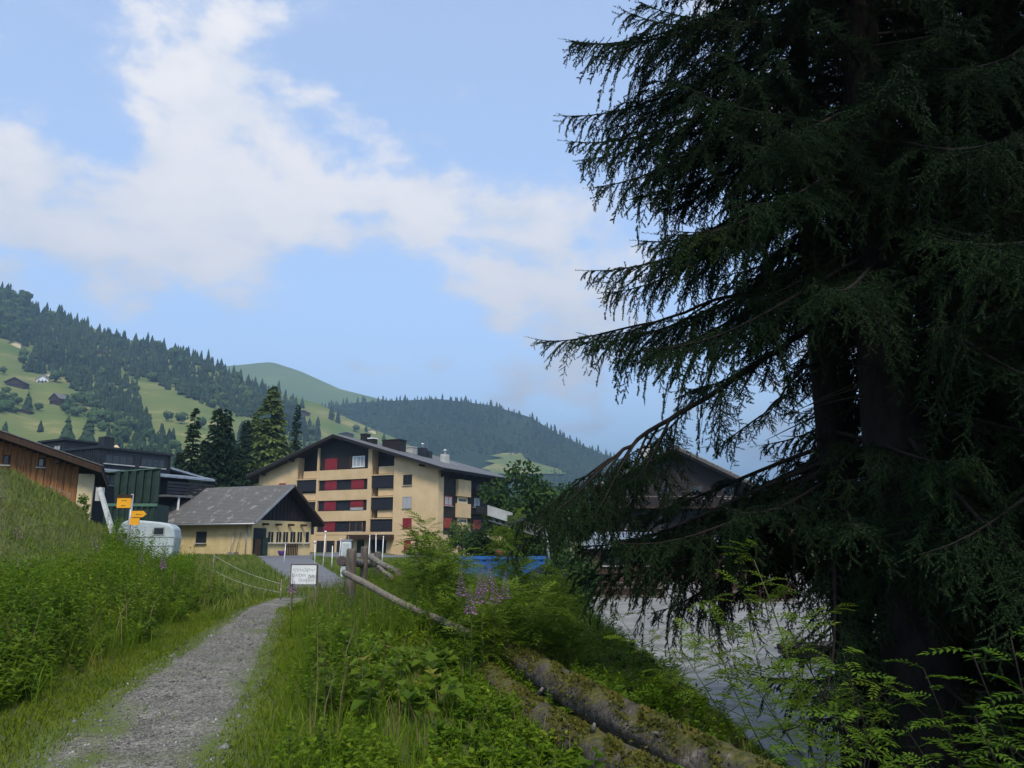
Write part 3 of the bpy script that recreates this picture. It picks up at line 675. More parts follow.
# --- small cream barn / garage
GO = np.array([-19.2, 60.0]); GE = np.array([.45, .893]); GE = GE / np.linalg.norm(GE); GN = np.array([-GE[1], GE[0]])
bar = frame('garage_building', GO[0], GO[1], GE, 'low cream garage building with a weathered grey roof and dark wood gable', 'garage')
pl = Plane(GO, GE); W_, L_, ZE, ZA = 6.5, 10.2, 3.48, 6.0
def gz(px, py): return pl.uz(px, py)
MB().box(0, W_, 0, L_, .2, ZE).build('rendered_wall', M['cream2'], bar)
sl = (ZA - ZE) / (W_ / 2)
MB().prism([(0, ZE + .002), (W_, ZE + .002), (W_ / 2, ZA)], 'y', .06, L_).build('gable_cladding', M['darkwood'], bar)
for k in range(16):
    u0 = k * W_ / 16 + .02; u1 = (k + 1) * W_ / 16 - .02; hh = lambda u: ZE + sl * min(u, W_ - u)
    MB().prism([(u0, ZE + .01), (u1, ZE + .01), (u1, hh(u1) - .02), (u0, hh(u0) - .02)] if 0 < k < 15 else [(u0, ZE + .01), (u1, ZE + .01), (u1, max(ZE + .05, hh(u1) - .02)), (u0, max(ZE + .04, hh(u0) - .02))], 'y', .0, .058).build('plank', M['darkwood'], bar)
rf = MB(); ov = .55; fo = .9; zov = ZE - sl * ov
rf.slab((W_ / 2, -fo, ZA + .25), (-ov, -fo, zov + .25), (-ov, L_ + .4, zov + .25), (W_ / 2, L_ + .4, ZA + .25), .2)
rf.slab((W_ / 2, L_ + .4, ZA + .25), (W_ + ov, L_ + .4, zov + .25), (W_ + ov, -fo, zov + .25), (W_ / 2, -fo, ZA + .25), .2)
roof = rf.build('roof', M['darkwood'], bar)
cs = MB()          # shingle courses, each lapping over the one below
N_ = 26
for side in (-1, 1):
    for k in range(N_):
        a = k / N_; b = (k + 1) / N_ + .012
        def pt(q, y, dz): u = W_ / 2 + side * q * (W_ / 2 + ov + .05); return (u, y, ZA + .28 - sl * q * (W_ / 2 + ov + .05) + dz)
        q = [pt(a, -fo - .04, 0), pt(b, -fo - .04, .035), pt(b, L_ + .44, .035), pt(a, L_ + .44, 0)]
        cs.slab(*(q if side < 0 else q[::-1]), .03)
tag(cs.build('shingle_courses', M['oldslate'], roof), kind='stuff')
for side in (-1, 1):
    u = W_ / 2 + side * (W_ / 2 + ov + .1); MB().tube([(u, -fo, zov + .12), (u, L_ + .4, zov + .12)], .07, 8).build('gutter', M['grey'], roof)
MB().slab((W_ / 2, -fo - .05, ZA + .30), (-ov - .05, -fo - .05, zov + .30), (-ov - .05, -fo - .01, zov + .30), (W_ / 2, -fo - .01, ZA + .30), .22).build('verge_board', M['grey'], roof)
MB().slab((W_ / 2, -fo - .01, ZA + .30), (W_ + ov + .05, -fo - .01, zov + .30), (W_ + ov + .05, -fo - .05, zov + .30), (W_ / 2, -fo - .05, ZA + .30), .22).build('verge_board', M['browndark'], roof)
d0, d1 = gz(253, 540)[0], gz(265.5, 540)[0]
MB().box(d0, d1, -.03, .03, .4, gz(259, 528)[1]).build('doorway', M['blackmetal'], bar)
MB().box(d0 + (d1 - d0) * .55, d1 - .05, -.3, -.05, .5, 2.2).build('door', M['green_steel'], bar)
MB().box(d0 - .15, d0 + (d1 - d0) * .3, -.45, -.36, .6, 2.1).build('door', M['browndark'], bar)
for a, b in ((267.2, 273.5), (275.4, 281.2), (282.2, 288.2), (289.4, 295.4), (296.4, 302.2), (304.8, 309)):
    window(bar, gz(a, 537)[0], gz(b, 537)[0], gz(a, 543)[1], gz(a, 531.2)[1], -.02, 'glass', 'cream_old', .05, mull=1 if b - a > 5 else 0)
g0, g1 = gz(281.5, 549)[0], gz(292, 549)[0]
gate = MB().box(g0, g1, -.5, -.42, .7, .78).box(g0, g1, -.5, -.42, 1.5, 1.58).build('gate', M['browndark'], bar)
for k in range(7):
    u = g0 + (g1 - g0) * k / 6; MB().box(u - .06, u + .06, -.54, -.505, .65, 1.75).build('slat', M['browndark'], gate)
for px in (263, 276, 288.5, 301): u = gz(px, 525)[0]; MB().box(u - .09, u + .09, -.55, -.02, 3.1, 3.26).build('beam_end', M['browndark'], bar)
pl2 = Plane(GO, GN)
a0, z1 = pl2.uz(207, 531.5); a1, z0 = pl2.uz(196, 543)
window(bar, a0, a1, z0, z1, -.02, 'glass', 'browndark', .06, 'y', 1, 0)
MB().tube([(-.05, .45, .6), (-.05, .45, 3.3)], .05, 8).build('drainpipe', M['grey'], bar)
# tools leaning on the long wall and a pot by the door
for (b, lab, m) in ((.9, 'pale wooden snow shovel leaning by the garage corner', 'railwood'), (1.5, 'grey metal rake leaning on the garage side wall', 'grey')):
    p = GO + GN * b - GE * .55; e = empty('garden_tool', gp(p[0], p[1]), math.atan2(GE[1], GE[0]), lab, 'garden tool')
    MB().tube([(0, 0, .1), (.45, .1, 1.75)], .03, 6).build('shaft', M[m], e); MB().box(-.22, .22, -.04, .0, 0, .32).build('head', M[m], e)
p = GO + GE * gz(272.5, 550)[0] - GN * .9
e = empty('flower_pot', gp(p[0], p[1], .05), 0, 'violet glazed flower pot on the asphalt before the garage windows', 'flower pot')
M['violet'] = mat('violet_glaze', (.10, .05, .22), (.14, .07, .3), 4, 4, .4)
MB().tube([(0, 0, 0), (0, 0, .12), (0, 0, .3), (0, 0, .36)], [.14, .22, .27, .29], 14).build('pot', M['violet'], e)
MB().tube([(0, 0, .30), (0, 0, .365)], [.24, .25], 12).build('soil', M['twigwood'], e)

# --- brown wooden house at the left
bh = frame('wooden_house', -23.9, 46, (.905, .425), 'brown boarded wooden house with a long low-pitched roof at the left edge', 'house')
zw = lambda x: 5.75 + .335 * (-x) if x > -10.5 else 5.75 + .335 * 10.5 - .335 * (-10.5 - x)      # underside of roof
XL = -21.0
MB().prism([(-1.35, 1.5), (XL, 1.5), (XL, zw(XL)), (-10.5, zw(-10.5)), (-1.35, zw(-1.35))], 'y', .05, 14).build('rear_wall', M['browndark'], bh)
x = -.86; k = 0
while x > XL:                                                       # upright boards
    w = .34; hb = min(zw(x), zw(x - w + .03)) - .02
    MB().box(x - w + .03, x, -.0, .045, 2.5, hb).build('board', M['brownwood'], bh); x -= w
MB().box(-.83, -.05, -.15, 1.2, 1.5, 5.62).build('rendered_pier', M['cream_old'], bh)
rf = MB(); o0 = .35
rf.slab((-10.5, -1.2, zw(-10.5) + .36), (-10.5, 15, zw(-10.5) + .36), (o0, 15, zw(o0) + .36), (o0, -1.2, zw(o0) + .36), .36)
rf.slab((XL - 1, -1.2, zw(XL - 1) + .36), (XL - 1, 15, zw(XL - 1) + .36), (-10.5, 15, zw(-10.5) + .36), (-10.5, -1.2, zw(-10.5) + .36), .36)
roof = rf.build('roof', M['browndark'], bh)
rs = MB(); rs.slab((-10.5, -1.25, zw(-10.5) + .42), (-10.5, 15, zw(-10.5) + .42), (o0 + .05, 15, zw(o0) + .42), (o0 + .05, -1.25, zw(o0) + .42), .055)
rs.slab((XL - 1, -1.25, zw(XL - 1) + .42), (XL - 1, 15, zw(XL - 1) + .42), (-10.5, 15, zw(-10.5) + .42), (-10.5, -1.25, zw(-10.5) + .42), .055)
rs.build('roof_covering', M['slate'], roof)
for xx in (-5.1, -1.9, -8.6): MB().box(xx - .1, xx + .1, -1.0, -.02, zw(xx) - .26, zw(xx) - .03).build('purlin_end', M['browndark'], roof)
for px0, px1, py0, py1 in ((3.5, 9, 455, 465), (38.5, 44, 458, 467)):
    p = Plane((-23.9, 46), (.905, .425)); a, z1 = p.uz(px0, py0); b, z0 = p.uz(px1, py1)
    window(bh, a, b, z0, z1, -.04, 'glass' if px0 < 10 else 'curtain', 'browndark', .06, mull=0)

# --- black-clad modern house
DO = np.array([-31.1, 60.0]); DE = np.array([.5, .866]); DN = np.array([-.866, .5])
dh = frame('black_clad_house', DO[0], DO[1], DE, 'black metal-clad house with ribbon windows behind the green container', 'house')
MB().box(0, 6.3, 0, 5.4, 7.3, 8.8).build('upper_storey', M['blackmetal'], dh)
MB().box(-.12, 6.45, -.15, 5.5, 8.802, 8.98).build('roof_edge', M['blackmetal'], dh)
for k in range(19): MB().box(-.05, -.002, .15 + k * .28, .21 + k * .28, 7.35, 8.78).build('cladding_rib', M['blackmetal'], dh)
for k in range(8): u = .05 + k * .07; MB().box(u * 4.5 if k < 4 else 6.28 - (8 - k) * .06, (u * 4.5 if k < 4 else 6.28 - (8 - k) * .06) + .03, -.04, -.002, 7.35, 8.75).build('cladding_rib', M['blackmetal'], dh)
pd = Plane(DO, DE)
for a, b in ((105, 133.5), (141, 165)): window(dh, pd.uz(a, 458)[0], pd.uz(b, 458)[0], 7.72, 8.42, -.03, 'glass', 'blackmetal', .05, mull=3)
MB().box(-.1, 9.2, -.2, 9, 7.12, 7.298).build('roof_deck', M['metalroof'], dh)
MB().slab((6.4, .2, 7.95), (6.4, 8, 7.95), (9.9, 8.2, 7.05), (9.9, -1.1, 7.05), .14).build('side_roof', M['metalroof'], dh)
MB().slab((-.6, -1.2, 7.12), (9.9, -1.2, 7.08), (9.9, -.19, 7.29), (-.6, -.19, 7.29), .16).build('eave_roof', M['metalroof'], dh)
MB().box(0.0, 8.2, .05, 8.9, 2.5, 7.1).build('lower_wall', M['darkpanel'], dh)
a, b = pd.uz(122, 488)[0], pd.uz(131.5, 488)[0]
MB().box(a, b, -.25, .04, 2.5, pd.uz(126, 481)[1]).build('rendered_pier', M['cream_old'], dh)
window(dh, pd.uz(104, 479)[0], pd.uz(116, 479)[0], pd.uz(110, 485)[1], pd.uz(110, 474)[1], .03, 'glass', 'blackmetal', .06, mull=1)
zb_ = pd.uz(170, 496)[1]
MB().box(pd.uz(154, 490)[0], 9.6, -1.6, .04, zb_ - .16, zb_).build('balcony_floor', M['slate'], dh)
for k in range(4): MB().box(pd.uz(154, 490)[0], 9.6, -1.6, -1.55, zb_ + .08 + k * .26, zb_ + .27 + k * .26).build('balcony_board', M['darkpanel'], dh)
for u in (6.2, 7.4, 8.9): MB().box(u, u + .12, -1.5, -1.38, 2.5, zb_ - .162).build('balcony_post', M['white'], dh)
MB().box(1.0, 5.5, 6.2, 9.5, 7.3, 9.9).build('rear_storey', M['blackmetal'], dh)
MB().box(.8, 5.7, 6.0, 9.7, 9.902, 10.05).build('roof_edge', M['blackmetal'], dh)
window(dh, 6.6, 7.5, 8.95, 9.55, .97, 'curtain', 'browndark', .05, 'y', 1, 1)
MB().box(1.4, 6.2, 1.5, 5.2, 8.982, 9.12).build('roof_sheet', M['metalroof'], dh)
s_ = pd.uz(117, 446)[0]; MB().box(s_ - .1, s_ + .75, 1.5, 2.3, 8.98, 9.95).build('chimney', M['blackmetal'], dh)
s_ = pd.uz(135, 447)[0]; MB().tube([(s_, 2.4, 8.98), (s_, 2.4, 9.25), (s_, 2.4, 9.5)], [.35, .3, .08], 8).build('vent_cowl', M['cream_old'], dh)

# --- dark chalet behind the spruces, right
ch = frame('timber_chalet', 15.1, 75, (1, 0), 'dark timber chalet with a steep gable behind the hanging spruce boughs', 'chalet')
cz, ce = 10.35, 7.15
MB().prism([(-6.5, -2), (6.5, -2), (6.5, ce), (0, cz), (-6.5, ce)], 'y', 0, 13).build('timber_wall', M['darkwood'], ch)
rf = MB(); s2 = (cz - ce) / 6.5
for sx in (-1, 1):
    q = [(0, -1.4, cz + .32), (sx * 7.9, -1.4, cz + .32 - s2 * 7.9), (sx * 7.9, 14, cz + .32 - s2 * 7.9), (0, 14, cz + .32)]
    rf.slab(*(q if sx < 0 else q[::-1]), .3)
roof = rf.build('roof', M['oldslate'], ch)
vb = MB()
for sx in (-1, 1):
    q = [(0, -1.46, cz + .36), (sx * 7.95, -1.46, cz + .36 - s2 * 7.95), (sx * 7.95, -1.41, cz + .36 - s2 * 7.95), (0, -1.41, cz + .36)]; vb.slab(*(q if sx < 0 else q[::-1]), .14)
vb.build('verge_board', M['palebark'], roof)
for z in (2.3, 5.1):
    MB().box(-6.4, 8.6, -1.3, -.02, z - .16, z).build('balcony_floor', M['browndark'], ch)
    r_ = MB().box(-6.4, 8.6, -1.3, -1.22, z + .85, z + .95).build('balcony_rail', M['postwood'] if z > 4 else M['darkwood'], ch)
    for k in range(38): MB().box(-6.3 + k * .4, -6.06 + k * .4, -1.27, -1.235, z + .04, z + .848).build('baluster_board', M['darkwood'], r_)
    for a in (-4.8, -1.6, 1.5, 4.4): window(ch, a, a + 1.2, z + .8, z + 2.0, -.02, 'glass', 'browndark', .08, mull=1)
MB().box(6.52, 11.5, .5, 9, -2, 4.4).build('side_wing', M['browndark'], ch)
MB().slab((6.2, -.2, 5.2), (12, -.2, 4.5), (12, 9.6, 4.5), (6.2, 9.6, 5.2), .25).build('wing_roof', M['oldslate'], ch)
MB().box(-2, -1.2, 5, 5.8, cz - 1.5, cz + 1.1).build('chimney', M['concrete'], ch)

# --- long low shed with a pale metal roof below the chalet
sh = frame('low_shed', 5.9, 63, (1, 0), 'long low shed with a pale metal roof half hidden behind the spruce', 'shed')
MB().box(0, 13.5, 0, 6, -2, 1.35).build('wall', M['browndark'], sh)
for k in range(11):
    x = -.3 + k * 1.29
    MB().slab((x, -.6, 1.45), (x + 1.26, -.6, 1.45), (x + 1.26, 6.4, 2.75), (x, 6.4, 2.75), .09).build('roof_sheet', M['metalroof'], sh)
for k in range(4): window(sh, 1 + k * 3.1, 2.6 + k * 3.1, .1, 1.0, -.02, 'glass', 'browndark', .06, mull=1)
# ---------------------------------------------------------------- containers, caravan, machines
bc = empty('blue_container', (-3.1, 48, -1.62), .03, 'blue ribbed steel skip container behind the pink fireweed', 'container')
MB().box(0, 5.25, 0, 2.3, .15, 2.55).build('body', M['blue'], bc)
for k in range(14): MB().box(.12 + k * .37, .22 + k * .37, -.075, -.002, .2, 2.42).build('rib', M['blue'], bc)
rim = MB().box(-.06, 5.31, -.11, -.002, 2.44, 2.6).box(-.06, 5.31, 2.302, 2.4, 2.44, 2.6).box(-.11, -.002, -.0, 2.3, 2.44, 2.6).box(5.252, 5.36, 0, 2.3, 2.44, 2.6).build('rim', M['blue'], bc)
for x in (.2, 4.9): MB().box(x, x + .2, .1, 2.2, 0, .148).build('skid', M['blackmetal'], bc)
e = empty('orange_bucket', (-.72, 49.0, .94), 0, 'faded orange bucket standing on the blue container rim', 'bucket')
MB().tube([(0, 0, 0), (0, 0, .34), (0, 0, .36)], [.24, .32, .34], 14).build('pail', M['orange'], e)
MB().tube([(-.32, 0, .3), (-.2, 0, .42), (.2, 0, .42), (.32, 0, .3)], .015, 5).build('handle', M['grey'], e)

gx0, gy0 = -21.9, 44.0; gz0 = 2.15
gc = empty('green_container', (gx0, gy0, gz0), .06, 'dark green ribbed container with its tall lid standing open behind the yellow signs', 'container')
MB().box(-.3, 2.5, 0, 1.9, 0, 1.68).build('body', M['green_steel'], gc)
for k in range(9): MB().box(-.24 + k * .32, -.12 + k * .32, -.07, -.002, .08, 1.55).build('rib', M['green_steel'], gc)
MB().box(-.36, 2.56, -.1, -.002, 1.56, 1.72).build('rim', M['green_light'], gc)
lid = MB().slab((0.0, .25, 3.42), (2.45, .25, 3.62), (2.45, .12, 1.74), (.18, .12, 1.74), .02).build('lid', M['green_steel'], gc)
b = MB(); b.prism([(.16, 1.74), (2.45, 1.74), (2.42, 3.66), (.02, 3.44)], 'y', .14, .22); lid.data = b.mesh('lid', M['green_steel'])
for k in range(6):
    x = .14 + k * .42; MB().prism([(x + .12, 1.8), (x + .27, 1.8), (x + .27, 3.52), (x + .03, 3.46)], 'y', -.02, .138).build('rib', M['green_steel'], lid)
MB().slab((-.3, .0, 3.44), (2.5, .0, 3.68), (2.5, .3, 3.7), (-.3, .3, 3.46), .05).build('lid_edge', M['green_light'], lid)

# caravan
cv = empty('caravan', gp(-18.15, 37.2, .0), .22, 'small white caravan parked below the green container', 'caravan')
cz0 = .62 - float(G(-18.15, 37.2)) + .35
prof = [(.12, 0), (2.35, 0), (2.52, .35), (2.58, 1.0), (2.5, 1.45), (2.3, 1.62), (1.9, 1.72), (1.0, 1.80), (.45, 1.80), (.22, 1.66), (.06, 1.2), (0, .6)]
b = MB().prism([(x, z + cz0) for x, z in prof], 'y', 0, 1.9).build('shell', M['caravan'], cv); bevel(b, .09, 3)
for z in (.62, 1.02): MB().box(.02, 2.57, -.018, -.002, cz0 + z, cz0 + z + .04).build('trim_strip', M['grey'], cv)
o = MB().box(1.62, 2.12, -.03, -.002, cz0 + 1.12, cz0 + 1.5).build('window', M['grey'], cv); MB().box(1.67, 2.07, -.045, -.031, cz0 + 1.17, cz0 + 1.45).build('pane', M['glass'], o)
o = MB().box(.12, .58, -.03, -.002, cz0 + .95, cz0 + 1.25).build('window', M['grey'], cv); MB().box(.16, .54, -.045, -.031, cz0 + .99, cz0 + 1.21).build('pane', M['glass'], o)
MB().box(1.05, 1.07, -.012, -.002, cz0 + .05, cz0 + 1.0).build('door_seam', M['grey'], cv)
for y in (-.02, 1.72):
    w = MB().tube([(1.3, y, cz0 - .02), (1.3, y + .2, cz0 - .02)], .32, 16).build('wheel', M['blackmetal'], cv); MB().tube([(1.3, y - .01, cz0 - .02), (1.3, y + .21, cz0 - .02)], .16, 12).build('rim', M['grey'], w)
MB().tube([(0, .95, cz0 + .08), (-.9, .95, cz0 + .08)], .05, 6).build('drawbar', M['grey'], cv)

# conveyor arm sticking out above the bushes
p0, p1 = at(489, 516, 50), at(546, 534, 48)
cn = empty('conveyor_arm', (float(p1[0]), float(p1[1]), 0), 0, 'grey lattice conveyor arm with a sheet-metal head rising above the bushes', 'conveyor')
d = p0 - np.array([p1[0], p1[1], 0]); e1 = np.array([0, 0, p1[2]])
bm_ = MB()
for oy in (-.35, .35):
    for oz in (-.28, .28): bm_.tube([e1 + (0, oy, oz), d + (0, oy, oz)], .055, 6)
for k in range(9):
    q = e1 + (d - e1) * k / 9; q2 = e1 + (d - e1) * (k + 1) / 9
    for oy in (-.35, .35): bm_.tube([q + (0, oy, -.28), q2 + (0, oy, .28)], .03, 5); bm_.tube([q + (0, oy, -.28), q + (0, oy, .28)], .03, 5)
bm_.build('lattice_boom', M['slate'], cn)
t = (e1 - d) / np.linalg.norm(e1 - d); h0, h1 = d - t * .1, d + t * 1.75
MB().slab(tuple(h0 + (0, -.5, .62)), tuple(h1 + (0, -.5, .62)), tuple(h1 + (0, .5, .62)), tuple(h0 + (0, .5, .62)), .62).build('head_cover', M['concrete'], cn)
MB().slab(tuple(d + (0, -.3, .02)), tuple(e1 + (0, -.3, .02)), tuple(e1 + (0, .3, .02)), tuple(d + (0, .3, .02)), .05).build('belt', M['blackmetal'], cn)
q = e1 + (d - e1) * .52; MB().box(q[0] - .5, q[0] + .5, -.38, .38, q[2] - .12, q[2] + .5).build('motor_box', M['blackmetal'], cn)
zg = float(G(p1[0], p1[1]))
MB().prism([(-1.6, zg + .5), (2.6, zg + .5), (2.3, zg + 2.0), (.6, zg + 2.5), (-1.3, zg + 1.5)], 'y', -.8, .8).build('machine_body', M['blackmetal'], cn)
for y in (-1.0, .7): bevel(MB().box(-1.7, 2.6, y, y + .3, zg, zg + .6).build('crawler_track', M['blackmetal'], cn), .12)
MB().tube([e1, (.2, 0, zg + 2.0)], .09, 6).build('boom_strut', M['grey'], cn)
# timber stacks on the lot
def lumber(x, y, n, L, rz, label):
    e = empty('lumber_stack', gp(x, y, .05), rz, label, 'lumber', 'timber piled on the lot')
    for k in range(n):
        r, c = divmod(k, 5); w = .26
        MB().box(random.uniform(-.2, .2), L + random.uniform(-.3, .3), c * w, c * w + w - .03, r * .17, r * .17 + .15).build('plank', M['browndark'] if (k % 3) else M['postwood'], e)
lumber(11.2, 47, 30, 5.2, .1, 'long stack of brown planks on the pale lot below the shed')
lumber(5.0, 50, 25, 4.0, -.1, 'shorter stack of brown planks beside the spruce tips')
lumber(9.6, 27.5, 15, 3.2, .35, 'low stack of reddish planks on the near part of the pale lot')

# ---------------------------------------------------------------- signs, posts, rails
def X_(px, Y, py=560): return float(at(px, py, Y)[0])
Ys = 24.0; sx = X_(130, Ys, 520); zg = float(G(sx, Ys))
sp = empty('trail_signpost', (sx, Ys, zg), 0, 'grey pole with three yellow hiking arrows above the bank herbs', 'signpost')
MB().tube([(0, 0, -.2), (0, 0, float(at(130, 494, Ys)[2]) - zg)], .045, 10).build('pole', M['grey'], sp)
def Zs(py): return float(at(130, py, Ys)[2]) - zg
def board(x0, x1, py0, py1, point, name='sign_board'):
    z1, z0 = Zs(py0), Zs(py1); zm = (z0 + z1) / 2
    poly = [(x0, z0), (x1, z0), (x1, z1), (x0, z1)]
    if point > 0: poly = [(x0, z0), (x1 - .1, z0), (x1, zm), (x1 - .1, z1), (x0, z1)]
    if point < 0: poly = [(x0 + .1, z0), (x1, z0), (x1, z1), (x0 + .1, z1), (x0, zm)]
    o = MB().prism(poly, 'y', -.075, -.05).build(name, M['signyellow'], sp)
    n = max(1, int((z1 - z0) / .11))
    t = MB()
    for k in range(n):          # lines of lettering too small to read in the photograph
        z = z1 - (k + .55) * (z1 - z0) / n; x = x0 + .14
        while x < x1 - .16:
            w = random.uniform(.02, .055); t.box(x, min(x + w, x1 - .14), -.0775, -.0755, z - .012, z + .012); x += w + .018
    t.build('lettering', M['signdark'], o)
    return o
board(-.40, .02, 498, 508, 0); MB().box(-.42, .03, -.085, -.02, Zs(498) + .002, Zs(495)).build('sign_hood', M['browndark'], sp)
board(.06, .50, 511, 517.3, 1); board(.03, .31, 518, 525, 0)

# pale beam down the edge of the bank
a, b = at(100, 489, 34), at(113, 534, 27)
o = empty('sloping_beam', (float(b[0]), float(b[1]), float(b[2])), 0, 'pale beam sloping down the bank edge left of the signpost', 'beam')
v = a - b
MB().tube([(0, 0, 0), tuple(v * .5), tuple(v)], [.10, .10, .10], 4).build('beam', M['concrete'], o)
MB().box(v[0] - .12, v[0] + .16, v[1] - .1, v[1] + .1, v[2] - .5, v[2] + .06).build('end_post', M['concrete'], o)
# white garden chairs, rails and hedge by the brown house
def deck_chair(x, y, rz, label):
    z = float(G(x, y)); e = empty('deck_chair', (x, y, z), rz, label, 'chair', 'garden chairs by the wooden house')
    MB().slab((-.35, 0, .42), (.35, 0, .42), (.35, .6, .34), (-.35, .6, .34), .04).build('seat', M['white'], e)
    MB().slab((-.35, .6, .36), (.35, .6, .36), (.35, 1.0, 1.1), (-.35, 1.0, 1.1), .05).build('backrest', M['white'], e)
    for sx_ in (-.36, .32):
        MB().tube([(sx_, -.05, 0), (sx_, .75, .62)], .03, 5).build('leg', M['railwood'], e); MB().tube([(sx_, .85, 0), (sx_, .1, .45)], .03, 5).build('leg', M['railwood'], e)
deck_chair(X_(27, 41, 475), 41, 2.6, 'white deck chair on the bank top under the wooden house window')
deck_chair(X_(3, 41, 468), 41, 2.2, 'white deck chair cut by the left picture edge')
rl = empty('garden_railing', gp(X_(60, 42, 480), 42), 0, 'thin pale railing on the bank top before the brown house', 'railing')
for px in (52, 61, 71):
    x = X_(px, 42, 480); MB().tube([(x - rl.location.x, 0, float(G(x, 42) - rl.location.z) - .1), (x - rl.location.x, 0, float(G(x, 42) - rl.location.z) + 1.35)], .035, 6).build('post', M['railwood'], rl)
for h in (.8, 1.25):
    a_, b_ = X_(50, 42, 480), X_(73, 42, 480)
    MB().tube([(a_ - rl.location.x, .04, float(G(a_, 42) - rl.location.z) + h), (b_ - rl.location.x, .04, float(G(b_, 42) - rl.location.z) + h)], .02, 5).build('rail', M['railwood'], rl)

# sign board by the path
Yb = 17.4; bx_ = X_(304, Yb, 575); zg = float(G(bx_, Yb))
sb = empty('notice_board', (bx_, Yb, zg), -.12, 'white hand-painted notice board on two short stakes at the end of the path', 'sign')
z1, z0 = float(at(304, 565, Yb)[2]) - zg, float(at(304, 584, Yb)[2]) - zg
MB().box(-.27, .27, -.02, .0, z0, z1).build('panel', M['white'], sb)
fr_ = MB().box(-.295, .295, -.025, .012, z1 + .001, z1 + .022).box(-.295, -.272, -.025, .012, z0 - .02, z1).box(.272, .295, -.025, .012, z0 - .02, z1).build('frame', M['postwood'], sb)
for x in (-.285, .245): MB().box(x, x + .04, .017, .06, -.2, z1).build('stake', M['railwood'], sb)
wr = MB(); zt = lambda f_: z0 + (z1 - z0) * f_
for line, (f0, x0_, x1_) in enumerate(((.74, -.24, .25), (.46, -.25, .05), (.40, .1, .26), (.2, -.1, .24))):
    n = 46; pts_ = []
    for k in range(n):          # loose handwriting, not readable in the photograph
        t = k / (n - 1); pts_.append((x0_ + (x1_ - x0_) * t + .012 * math.cos(t * 60 + line), -.0225, zt(f0) + .032 * math.sin(t * 47 + line * 2) * (1 + .4 * math.sin(t * 13))))
    wr.tube(pts_, .0022, 4)
wr.build('handwriting', M['signdark'], sb)

def log_post(px, Y, top_py, r, label, rz=0):
    x = X_(px, Y, 575); zg = float(G(x, Y)); zt_ = float(at(px, top_py, Y)[2])
    e = empty('fence_post', (x, Y, zg), rz, label, 'post', 'round fence posts beside the path')
    h = zt_ - zg
    pts_ = [(0, 0, -.3), (.01, 0, h * .3), (0, .012, h * .7), (.005, 0, h - .03), (.005, 0, h)]
    MB().tube(pts_, [r * 1.03, r, r * .97, r * .96, r * .86], 14, wob=.035).build('shaft', M['postwood'], e)
    MB().tube([(.005, 0, h + .002), (.005, 0, h + .012)], [r * .84, r * .78], 14).build('cut_top', M['railwood'], e)
log_post(350.5, 15.7, 549, .10, 'thickest dark fence post, nearest the camera by the notice board')
log_post(363.5, 20.5, 547, .095, 'second fence post, just right of the thickest dark one')
log_post(377, 27, 552, .11, 'third fence post, grey and farther along the fallen rails')
log_post(416, 24, 541, .05, 'thin dark stake before the cream apartment wall')
def rail(pa, pb, r, label, sag=.03):
    pa, pb = np.array(pa, float), np.array(pb, float); e = empty('fence_rail', pa, 0, label, 'rail', 'fallen fence rails'); v = pb - pa
    pts_ = [v * t + np.array([0, 0, -sag * math.sin(math.pi * t) + .012 * math.sin(9 * t)]) for t in np.linspace(0, 1, 12)]
    MB().tube(pts_, [r * (1.05 - .15 * t) for t in np.linspace(0, 1, 12)], 12, wob=.05).build('pole', M['railwood'], e)
    u = v / np.linalg.norm(v); MB().tube([-u * .012, -u * .002], [r * .93, r * .99], 12).build('cut_end', M['endgrain'], e)
rail(at(344.5, 573, 15.35), at(470, 634, 11.9), .058, 'long bark-stripped rail sloping down from the thick post into the herbs')
rail(at(341.5, 561, 16.6), at(379, 565, 26.5), .10, 'thick rail whose round cut end shows left of the dark post', 0)
rail(at(369, 557, 23.5), at(399, 573, 18.6), .08, 'short thick rail tilting down right of the third post', 0)
rail(at(378, 567, 21), at(392, 578, 18), .05, 'thin broken rail lying beneath the short thick one', 0)

# electric fence along the left meadow
def wire_fence(pxs, Y0_, Y1_, tops, label):
    P_ = []
    for i, (px, tp) in enumerate(zip(pxs, tops)):
        Y = Y0_ + (Y1_ - Y0_) * i / (len(pxs) - 1); x = X_(px, Y, 570); P_.append((x, Y, float(G(x, Y)), float(at(px, tp, Y)[2])))
    e = empty('electric_fence', P_[0][:3], 0, label, 'fence'); o_ = np.array(P_[0][:3])
    for x, y, g, z in P_:
        MB().tube([np.array((x, y, g - .2)) - o_, np.array((x, y, max(z, g + .5))) - o_], .018, 8).build('post', M['railwood'], e)
    for lev in (.95, .45):
        pts_ = []
        for (a_, b_) in zip(P_[:-1], P_[1:]):
            for t in np.linspace(0, 1, 17)[:-1]:
                q = np.array([a_[k] + (b_[k] - a_[k]) * t for k in range(2)] + [(a_[2] + (a_[3] - a_[2]) * lev) * (1 - t) + (b_[2] + (b_[3] - b_[2]) * lev) * t - .09 * math.sin(math.pi * t)]); pts_.append(q - o_)
        pts_.append(np.array([P_[-1][0], P_[-1][1], P_[-1][2] + (P_[-1][3] - P_[-1][2]) * lev]) - o_)
        MB().tube(pts_, .0026, 4).build('tape', M['white'], e)
wire_fence((213, 282), 26, 20.2, (554, 583), 'low white-taped electric fence crossing the grass left of the road')
